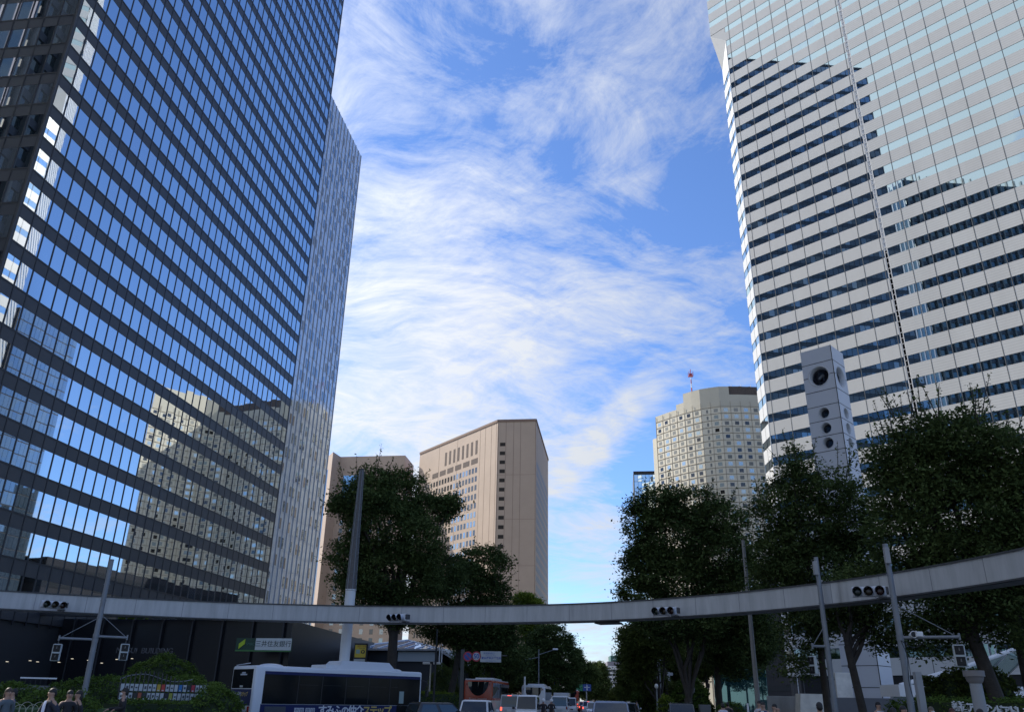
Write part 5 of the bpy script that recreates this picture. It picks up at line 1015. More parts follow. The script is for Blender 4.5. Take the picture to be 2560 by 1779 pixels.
def bevelled(mb, name, mats, parent, off=.04, seg=2):
    o = mb.build(name, mats, parent); bm = bmesh.new(); bm.from_mesh(o.data); bmesh.ops.remove_doubles(bm, verts=bm.verts[:], dist=.0005)
    bmesh.ops.bevel(bm, geom=[e for e in bm.edges if len(e.link_faces) == 2 and e.calc_face_angle(0) > .25], offset=off, segments=seg, affect='EDGES', profile=.6, clamp_overlap=True)
    for f in bm.faces: f.smooth = True
    bm.to_mesh(o.data); bm.free(); return o
def car(name, label, loc, az, L, W, H, pm, kind='hatch', group=None, brake=False, roofm=None, rails=False):
    """x ahead, y left; cabin outline by kind"""
    root = thing(name, label, 'van' if kind in ('van',) else ('taxi' if kind == 'taxi' else 'car'), (loc[0], loc[1], 0), R(90 - az), group); w = W / 2; zb = {'van': .52, 'hatch': .60, 'sedan': .64, 'suv': .60}[kind] * H if kind != 'taxi' else .6 * H
    st = {'van': [(-.5, .18, .50, 1), (-.49, .18, .56, 1), (.38, .18, .55, 1), (.48, .2, .46, .96), (.5, .25, .38, .9)],
          'hatch': [(-.5, .22, .50, .9), (-.47, .18, .62, .97), (.18, .16, .60, 1), (.36, .18, .52, .98), (.47, .2, .42, .9), (.5, .25, .34, .78)],
          'sedan': [(-.5, .24, .50, .86), (-.46, .18, .62, .95), (-.3, .16, .64, 1), (.18, .16, .63, 1), (.38, .18, .55, .97), (.48, .22, .44, .86), (.5, .25, .36, .74)],
          'suv': [(-.5, .24, .54, .92), (-.47, .2, .64, .98), (.2, .2, .62, 1), (.42, .2, .56, .98), (.49, .22, .46, .9), (.5, .28, .38, .84)]}[kind]
    b = MB(); secs = []
    for x, zl, zt, wf in st:
        ww = w * wf; z1 = zt * H; z0 = zl * H * .9
        secs.append([(x * L, -ww * .93, z0), (x * L, -ww, z0 + .18 * (z1 - z0)), (x * L, -ww, z0 + .78 * (z1 - z0)), (x * L, -ww * .90, z1), (x * L, ww * .90, z1), (x * L, ww, z0 + .78 * (z1 - z0)), (x * L, ww, z0 + .18 * (z1 - z0)), (x * L, ww * .93, z0)])
    n = 8; b.add([v for s_ in secs for v in s_], [(i * n + j, (i + 1) * n + j, (i + 1) * n + (j + 1) % n, i * n + (j + 1) % n) for i in range(len(secs) - 1) for j in range(n)] + [tuple(range(n)), tuple(range((len(secs) - 1) * n + n - 1, (len(secs) - 1) * n - 1, -1))])
    cx = {'van': (-.49, -.475, .27, .40), 'hatch': (-.475, -.38, .06, .27), 'sedan': (-.38, -.20, .04, .24), 'suv': (-.48, -.42, .08, .26)}[kind]; xr0, xr1, xf1, xf0 = [q * L for q in cx]
    wb, wt = w * .90, w * (.80 if kind != 'van' else .84); zr = H; zc = .59 * H if kind != 'van' else .54 * H
    def P_(x0, x1, t): return x0 + (x1 - x0) * t
    V = [(xr0, -wb, zc), (xf0, -wb, zc), (xf0, wb, zc), (xr0, wb, zc), (xr1, -wt, zr * .965), (xf1, -wt, zr * .965), (xf1, wt, zr * .965), (xr1, wt, zr * .965), (xr1 + .12, -wt * .82, zr), (xf1 - .15, -wt * .82, zr), (xf1 - .15, wt * .82, zr), (xr1 + .12, wt * .82, zr)]
    b.add(V, [(0, 1, 5, 4), (1, 2, 6, 5), (2, 3, 7, 6), (3, 0, 4, 7), (4, 5, 9, 8), (5, 6, 10, 9), (6, 7, 11, 10), (7, 4, 8, 11), (8, 9, 10, 11)])
    bevelled(b, 'body', pm, root, .045)
    def win(nm, A, B, Cc, Dd, ins=.07, out=.012, m_=G_CAR):
        A, B, Cc, Dd = map(Vector, (A, B, Cc, Dd)); c = (A + B + Cc + Dd) / 4; nrm = (B - A).cross(Dd - A).normalized(); q = [c + (p - c) * (1 - ins) + nrm * out for p in (A, B, Cc, Dd)]
        m = MB(); m.add(q, [(0, 1, 2, 3)]); m.build(nm, m_, root)
    win('windscreen', V[1], V[2], V[6], V[5], .10); win('rear_window', V[3], V[0], V[4], V[7], .12)
    xm = (xr0 + xf0) / 2 - .02 * L
    for s_ in (-1, 1):
        for f0, f1 in ((0.06, .47), (.52, .97)):
            a0 = (P_(xr0, xf0, f0), s_ * wb, zc + .03 * H); a1 = (P_(xr0, xf0, f1), s_ * wb, zc + .03 * H); t0 = (P_(xr1, xf1, f0), s_ * wt, zr * .94); t1 = (P_(xr1, xf1, f1), s_ * wt, zr * .94)
            win('side_window', *((a0, a1, t1, t0) if s_ < 0 else (a1, a0, t0, t1)), .06)
        m = MB(); m.box(xf0 - .12, xf0 + .06, s_ * (wb + .16) - .09, s_ * (wb + .16) + .09, zc + .02, zc + .17, 0, ID, .03); m.tube([(xf0 - .05, s_ * wb * .98, zc), (xf0 - .02, s_ * (wb + .1), zc + .06)], .02, 5, 0); m.build('wing_mirror', pm if kind != 'van' else M_TRIM, root)
        m = MB(); zz = .42 * H if kind != 'van' else .34 * H; m.box(.47 * L - .04, .488 * L, s_ * w * .62 - .13, s_ * w * .62 + .13, zz - .05, zz + .07, 0, ID, .02); m.build('headlight', M_HEAD, root)
        m = MB(); zz = .50 * H; m.box(-.505 * L, -.48 * L, s_ * w * .80 - .07, s_ * w * .80 + .07, zz - .14, zz + .10, 0, ID, .02); m.build('tail_lamp', M_BRAKE if brake else M_TAIL, root)
        for x in (-.31, .31): wheel(root, x * L, s_ * (w - .10), .29 if H < 1.7 else .30, .19)
    m = MB(); m.box(-.512 * L, -.50 * L, -.17, .17, .38 * H, .38 * H + .17, 0); m.build('number_plate', M_PLATE, root)
    m = MB(); m.box(.497 * L, .505 * L, -.17, .17, .25 * H, .25 * H + .17, 0); m.build('number_plate', M_PLATE, root)
    m = MB(); m.box(.49 * L, .503 * L, -.35, .35, .32 * H, .38 * H, 0, ID, .01); m.build('grille', M_TRIM, root)
    m = MB(); m.tube([(xf0 + .01, -.1, zc + .04), (P_(xf0, xf1, .5) + .03, .42, P_(zc, zr, .22))], .012, 4); m.tube([(xf0 + .01, .4, zc + .04), (P_(xf0, xf1, .4) + .03, -.2, P_(zc, zr, .25))], .012, 4); m.build('wiper', M_TRIM, root)
    if kind in ('sedan',): m = MB(); m.box(P_(xf0, xf1, .9) - .2, P_(xf0, xf1, .9) - .12, -.12, .12, zr * .90, zr * .94, 0); m.build('rear_view_mirror', M_TRIM, root)
    if brake: m = MB(); m.box(xr1 - .01, xr1 + .02, -.16, .16, zr * .955, zr * .975, 0); m.build('high_brake_lamp', M_BRAKE, root)
    if rails: 
        for s_ in (-1, 1): m = MB(); m.tube([(xr1 + .3, s_ * wt * .85, zr + .01), (xf1 - .3, s_ * wt * .85, zr + .01)], .022, 5); m.build('roof_rail', M_TRIM, root)
    return root
def carat(name, label, px, D, az, L, W, H, pm, kind, **k): p = at(px, 1762, D); return car(name, label, (p.x, p.y), az, L, W, H, pm, kind, **k)
WHT, SLV = paint('white', (.62, .64, .66)), paint('silver', (.42, .44, .47), .25); BLK = paint('black', (.012, .013, .016)); DGR = paint('dark_grey', (.05, .055, .06)); BLU = paint('steel_blue', (.10, .14, .22)); REDP = paint('red', (.35, .03, .03))
TR = 'cars and vans on the avenue'
carat('parked_car', 'silver white estate car seen from behind, in front of the orange coach', 1196, 48, 5, 4.4, 1.72, 1.56, WHT, 'hatch', group=TR)
carat('parked_car', 'black boxy car side-on between the bus and the orange coach', 1105, 43, 58, 3.5, 1.55, 1.42, BLK, 'suv', group=TR)
carat('van', 'white microvan facing the viewer with a broad windscreen', 1320, 58, 186, 3.4, 1.5, 1.90, WHT, 'van', group=TR)
carat('parked_car', 'steel blue sedan facing the viewer, nearest car on the avenue', 1527, 38, 187, 4.6, 1.80, 1.62, BLU, 'sedan', group=TR)
carat('parked_car', 'dark small car facing the viewer at the right kerb beside the bright shrub', 1703, 50, 188, 3.5, 1.6, 1.60, DGR, 'suv', group=TR, rails=True)
carat('van', 'silver grey van with its brake lamps lit, left of the white microvan', 1279, 68, 6, 3.6, 1.55, 1.95, SLV, 'van', group=TR, brake=True)
carat('car', 'pale van in the far queue just right of the two motor scooters', 1401, 84, 6, 4.6, 1.7, 2.0, WHT, 'van', group=TR)
carat('car', 'small white van in front of the distant orange coach', 1426, 104, 186, 3.6, 1.6, 1.95, WHT, 'van', group=TR)
carat('car', 'distant red car with lit brake lamps beyond the small white van', 1460, 140, 6, 4.2, 1.7, 1.5, REDP, 'hatch', group=TR, brake=True)
carat('car', 'distant white and red car left of the sedan', 1471, 118, 6, 4.2, 1.7, 1.6, WHT, 'hatch', group=TR, brake=True)
carat('car', 'white hatchback in the lane just left of the near sedan', 1484, 98, 186, 4.2, 1.7, 1.5, WHT, 'hatch', group=TR)
carat('car', 'dark grey car just right of the near sedan', 1566, 72, 187, 4.3, 1.7, 1.5, DGR, 'sedan', group=TR)
carat('car', 'small pale grey car behind the dark grey car on the right', 1579, 96, 187, 4.2, 1.7, 1.5, SLV, 'hatch', group=TR)
# distant white bus behind the microvan, orange coaches, the near bus
def bus(name, label, cat, loc, az, L, W, H, body, group=None): return thing(name, label, cat, (loc[0], loc[1], 0), R(90 - az), group)
def coach(label, px, D, az, L, W, H, top, low, writing, group):
    p = at(px, 1760, D); r = thing('coach', label, 'coach', (p.x, p.y, 0), R(90 - az), group); w = W / 2       # local origin at the rear, x ahead
    m = MB(); m.box(0, L, -w, w, .35, H * .52, 1); m.box(0, L, -w, w, H * .52, H - .22, 0); bevelled(m, 'body', [top, low], r, .10, 3) if False else None
    m = MB(); m.box(0, L, -w, w, .35, H - .1, 0); o = bevelled(m, 'body', [top, low], r, .16, 3)
    for f in o.data.polygons: f.material_index = 1 if f.center.z < H * .50 else 0
    bm = bmesh.new(); bm.from_mesh(o.data); bmesh.ops.bisect_plane(bm, geom=bm.verts[:] + bm.edges[:] + bm.faces[:], plane_co=(0, 0, H * .46), plane_no=(0, 0, 1)); 
    for f in bm.faces: f.material_index = 1 if f.calc_center_median().z < H * .46 else 0
    bm.to_mesh(o.data); bm.free()
    m = MB(); m.box(.1, L - .1, -w + .08, w - .08, H - .12, H, 0, ID, .06); m.box(L * .3, L * .75, -w * .7, w * .7, H, H + .18, 0, ID, .06); m.build('roof', WHT, r)
    n = 14; pts = [(-.004, -w * .74 * math.cos(math.pi * j / n), H * .93 - (H * .36) * math.sin(math.pi * j / n) ** 1.15) for j in range(n + 1)]; m = MB(); m.add(pts, [tuple(range(n, -1, -1))]); m.build('rear_window', G_CAR, r)
    for s_ in (-1, 1):
        m = MB(); y = s_ * (w + .006); q = [(.35, y, H * .52), (L - .4, y, H * .52), (L - .25, y, H - .3), (.5, y, H - .3)]; m.add(q, [(0, 1, 2, 3) if s_ < 0 else (3, 2, 1, 0)]); m.build('side_window', G_CAR, r)
        for i in range(1, 7): m = MB(); m.box(L * i / 7 - .03, L * i / 7 + .03, s_ * w - .015, s_ * w + .015 , H * .52, H - .3, 0); m.build('window_pillar', M_TRIM, r)
        m = MB(); m.box(-.03, .03, s_ * w * .85 - .09, s_ * w * .85 + .09, .75, 1.15, 0, ID, .02); m.build('tail_lamp', M_BRAKE if s_ < 0 else M_TAIL, r)
        m = MB(); m.box(-.02, .02, s_ * w * .80 - .05, s_ * w * .80 + .05, H * .84, H * .89, 0); m.build('marker_lamp', M_TAIL, r)
        for x in (2.2, L - 2.6): wheel(r, x, s_ * (w - .14), .48, .26)
    m = MB(); m.box(L - .01, L + .006, -w * .85, w * .85, H * .38, H * .88, 0); m.build('windscreen', G_CAR, r)
    if writing: text(writing, .22, mat('coach_letter', (.55, .45, .40), .5), r, Matrix.Translation((-.012, 0, H * .50)) @ Matrix.Rotation(R(-90), 4, 'Z') @ Matrix.Rotation(R(90), 4, 'X'), ext=.002)
    return r
ORG = paint('orange', (.44, .055, .018)); CRM = paint('cream', (.55, .53, .46))
coach('orange and cream coach seen from behind with a curved dark rear window', 1194, 79, 7.5, 12, 2.6, 3.28, ORG, CRM, 'Airport Limousine', 'orange coaches')
coach('distant orange coach beyond the small white van', 1428, 150, 6, 12, 2.5, 3.3, ORG, CRM, None, 'orange coaches')
coach('white coach roof showing above the white microvan', 1333, 92, 6.5, 11, 2.5, 3.05, WHT, WHT, None, None)
p = at(1403, 1760, 110); r = thing('truck', 'white box truck in the far queue between the scooters and the small van', 'truck', (p.x, p.y, 0), R(84)); m = MB(); m.box(0, 4, -.95, .95, .7, 2.5, 0, ID, .05); m.build('cargo_box', WHT, r); m = MB(); m.box(4.1, 5.6, -.9, .9, .5, 2.1, 0, ID, .1); m.build('cab', WHT, r); [wheel(r, x, y, .38, .22) for x in (.9, 4.8) for y in (-.8, .8)]
m = MB(); m.box(-.02, 0, -.8, .8, .45, .65, 0); m.build('bumper', M_TRIM, r)

# the blue and white city bus, seen from its rear left
pA = at(641, 1661, 47.0); pB = at(1058, 1678, 52.6); d = (pB - pA); azb = math.degrees(math.atan2(d.x, d.y)); L = 10.75; W_ = 2.75
# local frame: x ahead (to the right in view), y left; the side we see is the right-hand side, y = 0
b = thing('city_bus', 'white topped navy blue city bus crossing the junction with large white and yellow lettering', 'bus', (pA.x, pA.y, 0), R(90 - azb)); H = at(641, 1661, 47.0).z
NAVY = mat('paint_navy', (.008, .016, .085), .5, spec=.25); BW = paint('bus_white', (.60, .64, .70), .3); GB = mat('bus_window', (.006, .009, .012), .10, 0, .3, 1.2, spec=.08)
m = MB(); m.box(0, L, 0, W_, .32, H, 0); o = bevelled(m, 'body', [BW, NAVY], b, .17, 4)
m = MB(); m.box(.55, L - .16, -.012, .0, H - 1.85, H - .28, 0, ID); m.build('window_band', GB, b)
m = MB(); m.box(.50, L - .10, -.010, .01, .5, H - 1.86, 0); m.box(.55, L - .16, -.014, -.002, H - .42, H - .27, 0); m.box(.92, 1.04, -.014, 0, H - 1.64, H - .4, 0) if False else None; m.build('blue_panel', NAVY, b)
for i, x in enumerate((2.55, 4.0, 5.5, 7.0, 8.45)): m = MB(); m.box(x - .02, x + .02, -.018, -.012, H - 1.82, H - .44, 0); m.box(x + .1, x + 1.2, -.017, -.012, H - .9, H - .885, 0); m.build('window_bar', M_TRIM, b)
m = MB(); m.box(.52, L - .12, -.02, -.01, H - 1.875, H - 1.855, 0); m.build('belt_line', mat('bus_belt', (.25, .28, .32), .4), b)
m = MB(); m.box(.75, 1.95, -.02, -.01, .6, H - 1.97, 0)
for i in range(8): m.box(.77, 1.93, -.03, -.02, .62 + i * .06, .63 + i * .06, 0)
m.build('engine_grille', mat('bus_grille', (.05, .06, .08), .5), b)
m = MB(); m.box(L - 1.75, L - .95, -.02, -.013, .7, H - .62, 0); m.build('front_door', GB, b)
m = MB(); m.box(L - 1.62, L - 1.30, -.027, -.021, H - 1.75, H - 1.1, 0); m.build('notice', mat('notice_pale', (.25, .33, .33), .5), b)
m = MB(); m.box(L - .008, L + .01, .15, W_ - .15, 1.0, H - .35, 0); m.build('windscreen', G_CAR, b)
m = MB(); m.tube([(L - .1, -.02, H - .45), (L + .22, -.2, H - .55), (L + .25, -.22, H - 1.0)], .02, 6); m.box(L + .15, L + .3, -.32, -.12, H - 1.35, H - 1.0, 0, ID, .03); m.build('wing_mirror', M_TRIM, b)
m = MB(); m.ell((1.35, 1.0, H - .02), (.72, .5, .16), 0, 16, 5, ID, 0.0); m.build('roof_hatch', BW, b)
m = MB(); m.prism([(5.0, .25), (9.0, .25), (9.0, 2.1), (5.0, 2.1)], H - .02, H + .44, 0); o = m.build('air_conditioner', BW, b)
for v in o.data.vertices:
    if v.co.z > H: v.co.x += .42 if v.co.x < 7 else -.45; v.co.y += .16 if v.co.y < 1 else -.16
m = MB(); m.box(4.3, 5.3, .3, 2.0, H - .02, H + .2, 0, ID, .05); m.ell((9.5, 1.1, H - .01), (.42, .42, .16), 0, 14, 5, ID, 0.0); m.build('roof_vent', BW, b)
YEL = mat('bus_yellow_letter', (.50, .38, .10), .5); WL = mat('bus_white_letter', (.55, .58, .64), .5)
zl = .5 * (H - 1.63) + .60; ty = lambda x, z: Matrix.Translation((x, -.02, z)) @ Matrix.Rotation(R(90), 4, 'X')
zl = H - 1.86 - .32
for i, (ch, mt) in enumerate([(c_, WL) for c_ in 'すみふの仲介'] + [(c_, YEL) for c_ in 'ステップ']): text(ch, .56 if ch != 'の' else .47, mt, b, ty(4.15 + i * .47, zl), name='letter', ext=.003, bold=.014)
for i, ch in enumerate('売買賃貸'):
    x = 2.6 + i * .29 + (.08 if i > 1 else 0); m = MB(); m.box(x - .13, x + .13, -.016, -.011, zl - .15, zl + .15, 0); m.build('letter_plate', WL, b); text(ch, .24, NAVY, b, Matrix.Translation((x, -.02, zl)) @ Matrix.Rotation(R(90), 4, 'X'), name='letter', ext=.002)
# rear face (x = 0), facing -x
def rear(y0, y1, z0, z1, m_, nm, out=.008): m = MB(); m.box(-out, .01, y0, y1, z0, z1, 0); return m.build(nm, m_, b)
rear(.20, W_ - .18, H - 1.12, H - .18, GB, 'rear_window'); rear(.18, W_ - .16, H - 1.95, H - 1.16, NAVY, 'rear_banner')
tr = lambda y, z: Matrix.Translation((-.016, y, z)) @ Matrix.Rotation(R(-90), 4, 'Z') @ Matrix.Rotation(R(90), 4, 'X')
for i, (ch, mt) in enumerate([(c_, WL) for c_ in 'すみふの仲介'] + [(c_, YEL) for c_ in 'ステップ']): text(ch, .24, mt, b, tr(W_ - .38 - i * .19, H - 1.42), name='letter', ext=.002, bold=.006)
text('住友不動産', .13, WL, b, tr(W_ / 2 - .05, H - 1.76), name='lettering', ext=.002)
m = MB(); m.ell((-.01, W_ / 2 + .52, H - 1.76), (.012, .07, .07), 0, 8, 4, ID, -1); m.build('emblem', YEL, b)
m = MB(); m.box(-.012, 0, W_ * .33, W_ * .62, H - .48, H - .42, 0); m.box(-.012, 0, W_ * .40, W_ * .55, H - .40, H - .33, 0); m.build('window_sticker', mat('sticker_pale', (.45, .5, .6), .5), b)
m = MB(); m.box(-.014, 0, W_ * .45, W_ * .58, H - 1.08, H - .98, 0); m.build('notice', M_SW, b)
for y in (.32, W_ - .30): m = MB(); m.box(-.03, .02, y - .12, y + .12, H - 2.32, H - 1.98, 0, ID, .03); m.build('tail_lamp', M_TAIL, b)
text('ほ42', .15, M_TRIM, b, tr(.85, H - 2.5), name='lettering', ext=.002)
m = MB(); [m.ell((-.01, .9 + .12 * i + .2, H - 2.72), (.012, .10, .07), 0, 8, 4, ID, -1) for i in (0, 1, 2)]; m.build('crest', M_TRIM, b)
m = MB(); m.box(-.05, .05, .1, W_ - .1, .3, .55, 0, ID, .02); m.build('bumper', M_TRIM, b)
m = MB(); m.tube([(.25, W_ - .35, H - .05), (-.10, W_ - .6, H + .02), (.4, W_ - 1.2, H + .14)], .02, 5); m.build('rear_camera_arm', BW, b)
for x in (2.6, L - 2.5):
    for y in (.14, W_ - .14): wheel(b, x, y, .46, .26)
# ------------------------------------------------------------------ people
def skin(name, verts, edges, m_, parent, sub=1):
    me = bpy.data.meshes.new(name); me.from_pydata([v[:3] for v in verts], edges, []); o = bpy.data.objects.new('tmp', me); C.objects.link(o)
    mod = o.modifiers.new('s', 'SKIN'); mod.use_smooth_shade = True; mod.branch_smoothing = .6
    lay = me.skin_vertices[0].data if me.skin_vertices else None
    if lay is None: bm = bmesh.new(); bm.from_mesh(me); bm.verts.layers.skin.verify(); bm.to_mesh(me); bm.free(); lay = me.skin_vertices[0].data
    for i, v in enumerate(verts): lay[i].radius = (v[3], v[4] if len(v) > 4 else v[3]); lay[i].use_root = (i == 0)
    sb = o.modifiers.new('u', 'SUBSURF'); sb.levels = sub; sb.render_levels = sub
    dg = bpy.context.evaluated_depsgraph_get(); out = bpy.data.meshes.new_from_object(o.evaluated_get(dg)); bpy.data.objects.remove(o)
    out.materials.clear(); out.materials.append(m_); out.name = name
    for f in out.polygons: f.use_smooth = True
    r_ = bpy.data.objects.new(name, out); C.objects.link(r_); r_.parent = parent; return r_
SK = mat('skin', (.36, .22, .16), .6); HAIR = mat('hair_black', (.012, .010, .009), .6); MASK = mat('face_mask', (.6, .62, .63), .7)
def person(label, px, ytop, D, face, top=(.03, .03, .035), shirt=None, legs=(.02, .02, .025), hair='short', mask=False, stride=.12, arm=0.0, bag=None, group='passers-by', sit=False, hcol=None, zbase=0.0):
    p = at(px, ytop, D); H = min(max(p.z - zbase, 1.48), 1.80) if not sit else 1.72; k = H / 1.74; base = at(px, 1770, D); base.z = zbase
    r = thing('person', label, 'person', base, R(face), group); r.scale = (k, k, k)
    s = stride; a = arm
    B = [(0, 0, .96, .135, .10), (0, 0, 1.14, .13, .095), (0, 0, 1.33, .155, .11), (0, .01, 1.44, .06, .055), (0, .0, 1.53, .047, .05), (0, -.02, 1.60, .070, .088), (0, -.01, 1.68, .074, .092), (0, -.105, 1.615, .014, .016)]
    E_ = [(0, 1), (1, 2), (2, 3), (3, 4), (4, 5), (5, 6), (5, 7)]
    def add(v, q): B.append(v); E_.append((q, len(B) - 1)); return len(B) - 1
    for sd in (-1, 1):
        sh = add((sd * .185, 0, 1.425, .055, .055), 3); ph = sd * s
        el = add((sd * .235, .02 + ph * .5, 1.15 + a * .05, .043), sh); wr = add((sd * (.25 - a * .1), -.10 - a * .2 + ph * .8, .93 + a * .22, .026), el); pl = add((sd * (.25 - a * .12), -.135 - a * .22 + ph * .9, .865 + a * .24, .034, .02), wr)
        for fi in range(4): f1 = add((sd * (.25 - a * .12) + (fi - 1.5) * .018, -.155 - a * .24 + ph * .9, .815 + a * .24 - (.008 if fi in (1, 2) else 0), .009), pl); add((sd * (.245 - a * .12) + (fi - 1.5) * .018, -.175 - a * .24 + ph * .9, .785 + a * .24 - (.01 if fi in (1, 2) else 0), .008), f1)
        t1 = add((sd * (.215 - a * .12), -.15 - a * .22 + ph * .9, .85 + a * .24, .010), pl); add((sd * (.205 - a * .12), -.175 - a * .22 + ph * .9, .825 + a * .24, .009), t1)
        ex = add((sd * .082, .005, 1.625, .010, .02), 5)
        if sit: hp = add((sd * .1, 0, .92, .09), 0); kn = add((sd * .17, -.40, .82, .062), hp); an = add((sd * .18, -.32, .42, .042), kn); add((sd * .18, -.45, .36, .035), an)
        else: hp = add((sd * .095, 0, .88, .092), 0); kn = add((sd * .10, -.03 - ph, .50, .062), hp); an = add((sd * .10, .02 - ph * 1.7, .09, .042), kn); add((sd * .11, -.14 - ph * 1.7, .04, .036), an)
    skin('body', B, E_, SK, r)
    tm = mat('cloth_%02d_%02d_%02d' % tuple(int(c_ * 99) for c_ in top), top, .85, 0, .1, 5); lm = mat('cloth_%02d_%02d_%02d' % tuple(int(c_ * 99) for c_ in legs), legs, .85, 0, .1, 5)
    J = [(0, 0, .86, .16, .125), (0, 0, 1.0, .16, .125), (0, 0, 1.16, .155, .12), (0, 0, 1.34, .175, .13), (0, .012, 1.485, .105, .10)]; JE = [(0, 1), (1, 2), (2, 3), (3, 4)]
    for sd in (-1, 1): ph = sd * s; n0 = len(J); J += [(sd * .185, 0, 1.43, .10, .095), (sd * .24, .02 + ph * .5, 1.15 + a * .05, .062), (sd * (.252 - a * .1), -.09 - a * .19 + ph * .78, .95 + a * .21, .048)]; JE += [(4, n0), (n0, n0 + 1), (n0 + 1, n0 + 2)]
    skin('jacket' if shirt else 'shirt', J, JE, tm, r)
    if shirt: m = MB(); m.add([(-.055, -.118, 1.45), (.055, -.118, 1.45), (.075, -.142, 1.30), (.06, -.145, 1.0), (-.06, -.145, 1.0), (-.075, -.142, 1.30)], [(0, 5, 4, 3, 2, 1)]); m.build('shirt_front', mat('shirt_%02d' % int(shirt[2] * 99), shirt, .8), r)
    Lg = [(0, 0, .95, .145, .115)]; LE = []
    for sd in (-1, 1):
        ph = sd * s; n0 = len(Lg)
        Lg += [(sd * .10, 0, .86, .11), (sd * .17, -.38, .83, .085), (sd * .18, -.32, .46, .06)] if sit else [(sd * .10, 0, .84, .108), (sd * .105, -.03 - ph, .50, .08), (sd * .105, .01 - ph * 1.6, .12, .062)]; LE += [(0, n0), (n0, n0 + 1), (n0 + 1, n0 + 2)]
    skin('trousers', Lg, LE, lm, r)
    hm = HAIR if hcol is None else mat('hair_%02d' % int(hcol[0] * 99), hcol, .6)
    m = MB(); m.ell((0, .012, 1.655), (.088, .103, .108), 0, 14, 8, ID, -0.05); 
    if hair == 'long': m.ell((0, .055, 1.56), (.088, .065, .16), 0, 12, 8, ID, -1.0)
    if hair == 'short': m.ell((0, .05, 1.62), (.082, .068, .085), 0, 12, 8, ID, -1.0)
    if hair != 'bald': m.build('hair', hm, r)
    if hair == 'helmet': m = MB(); m.ell((0, .0, 1.66), (.135, .15, .14), 0, 16, 8, ID, -.45); m.build('helmet', M_WHITE, r)
    m = MB(); [m.ell((x, -.096, 1.635), (.012, .008, .007), 0, 6, 4, ID, -1) for x in (-.03, .03)]; m.build('eyes', HAIR, r)
    m = MB(); m.ell((0, -.098, 1.572), (.022, .008, .005), 0, 6, 4, ID, -1); m.build('mouth', mat('lips', (.22, .09, .08), .6), r)
    if mask: m = MB(); m.ell((0, -.058, 1.588), (.062, .062, .048), 0, 10, 6, ID, -1); m.build('face_mask', MASK, r)
    return r
# left, along the clipped bushes; facing 0 means toward the viewer, positive turns the figure to its left (viewer's right)
person('person in a muted grey blue jacket walking at the far left edge', 12, 1719, 26, 60, (.10, .13, .15), hcol=(.05, .03, .02), hair='long')
person('person in a slate blue shirt just right of the one at the far left edge', 25, 1721, 29, -60, (.10, .12, .20), hair='short')
person('heavy-set person in an open navy suit jacket over a pale blue shirt, striding', 122, 1720, 24.5, -38, (.02, .026, .045), (.42, .50, .72), hair='short', stride=.2).scale.x *= 1.18
person('dark-clad person with collar-length hair beside the leaning pole, arm bent', 168, 1725, 25.5, 35, (.018, .018, .022), hair='short', arm=.7)
person('dark-clad person with long hair nearest the leaning pole', 190, 1725, 26, -45, (.016, .016, .02), (.4, .4, .42), hair='long')
person('person in black with a pale face mask before the logo board', 304, 1719, 28, -70, (.014, .015, .018), mask=True, arm=1.0)
# right
person('person with dark hair and a white shirt seen from behind near the stout trunk', 1807, 1756, 38, 175, (.50, .52, .60))
person('dark-haired person partly behind the low bush between the trunks', 1820, 1754, 46, 160, (.04, .04, .05))
person('person in a pale shirt behind the one in the blue suit', 1899, 1751, 36, -50, (.42, .44, .50))
person('person in a blue suit with a white collar looking left, by the stained wall', 1908, 1754, 32, -35, (.02, .045, .13), (.55, .57, .6))
person('long-haired person in dark clothes behind the high-browed one', 1936, 1759, 33, -80, (.02, .02, .024), hair='long')
person('high-browed person in a dark suit and white collar leaning forward', 1944, 1763, 30, -60, (.02, .02, .026), (.55, .55, .57), hair='bald')
person('person in a black jacket walking away below the sloping marble block', 2049, 1755, 24, 170, (.012, .014, .022))
person('person in a white shirt standing before the grey terrace wall', 2197, 1754, 34, 20, (.50, .51, .54))
person('dark-haired person with a white collar left of the tallest pole', 2258, 1764, 26, 30, (.03, .05, .09), (.55, .55, .57))
person('person in a deep blue jacket turned away, left of the tallest pole', 2232, 1768, 25, 150, (.02, .05, .09))
person('person with a white face mask in front of the hedge lettering', 2328, 1766, 30, 10, (.06, .06, .07), mask=True, hair='short', hcol=(.10, .08, .06))
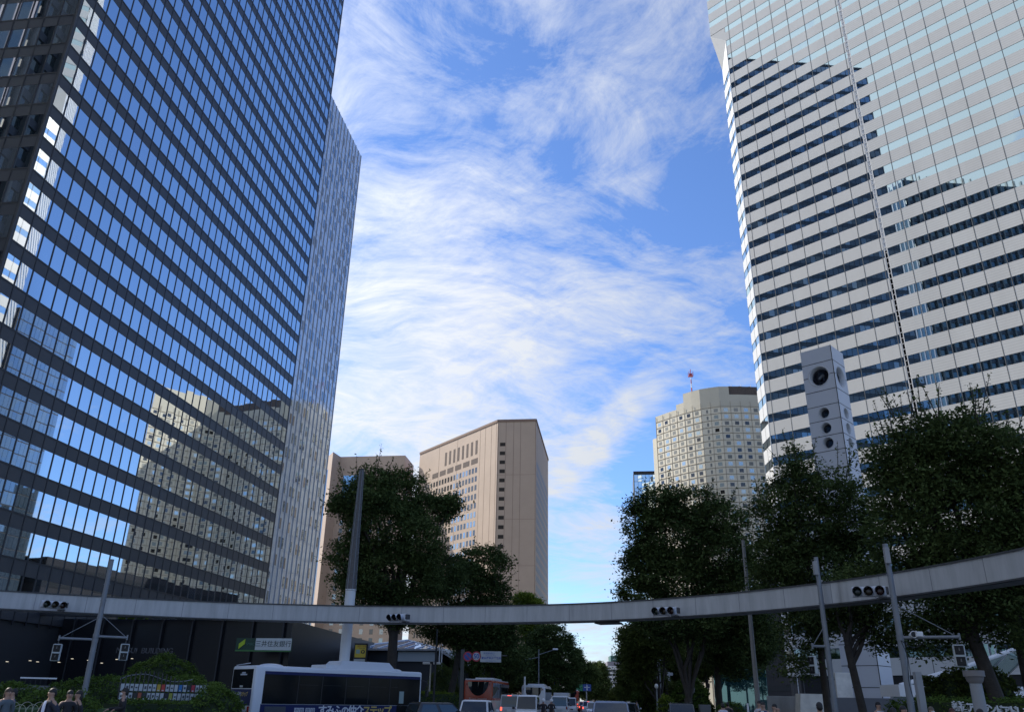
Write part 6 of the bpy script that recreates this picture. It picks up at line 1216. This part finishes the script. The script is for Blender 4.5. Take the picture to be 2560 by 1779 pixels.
person('reddish-haired person below the first letters on the hedge', 2380, 1770, 28, 20, (.05, .05, .06), hcol=(.06, .02, .015))
person('black-haired person just right of the capped column', 2448, 1772, 22, 170, (.03, .03, .035))
# two motor scooters and their riders
def scooter(label, rlabel, px, D):
    p = at(px, 1765, D); az = 6; r = thing('motor_scooter', label, 'motor scooter', (p.x, p.y, 0), R(90 - az), 'motor scooters waiting in the queue')
    m = MB(); m.box(-.75, -.2, -.17, .17, .55, .78, 0, ID, .07); m.box(-.2, .35, -.15, .15, .28, .38, 0, ID, .03); m.box(.35, .5, -.2, .2, .3, .95, 0, ID, .05); m.build('body', paint('scooter_dark', (.02, .02, .025)), r)
    m = MB(); m.box(-.62, -.1, -.14, .14, .78, .84, 0, ID, .03); m.build('seat', M_TRIM, r)
    m = MB(); m.tube([(.42, 0, .9), (.36, 0, 1.05)], .03, 6); m.tube([(.32, -.33, 1.08), (.36, 0, 1.05), (.32, .33, 1.08)], .018, 6); m.tube([(.35, -.3, 1.08), (.38, -.36, 1.25)], .008, 4); m.tube([(.35, .3, 1.08), (.38, .36, 1.25)], .008, 4); m.build('handlebar', M_TRIM, r)
    m = MB(); m.box(-.80, -.76, -.09, .09, .66, .76, 0, ID, .02); m.build('tail_lamp', M_BRAKE, r)
    m = MB(); m.box(-.78, -.76, -.1, .1, .45, .58, 0); m.build('number_plate', M_PLATE, r)
    for x in (-.6, .6): wheel(r, x, 0, .24, .1)
    q = person(rlabel, px, 1749, D, 180 - az, (.03, .03, .035), hair='helmet', sit=True, stride=0, arm=.9, group='scooter riders', zbase=-.06); f = Vector((math.sin(R(az)), math.cos(R(az)), 0)); q.location = Vector((p.x, p.y, -.06)) - f * .25
scooter('left one of two motor scooters waiting with red tail lamps', 'rider in a white helmet on the left motor scooter', 1359, 60)
scooter('right one of two motor scooters waiting with red tail lamps', 'rider in a white helmet on the right motor scooter', 1379, 64)
person('far pedestrian in dark clothes crossing at the right kerb', 1592, 1751, 82, 80, (.04, .035, .03))
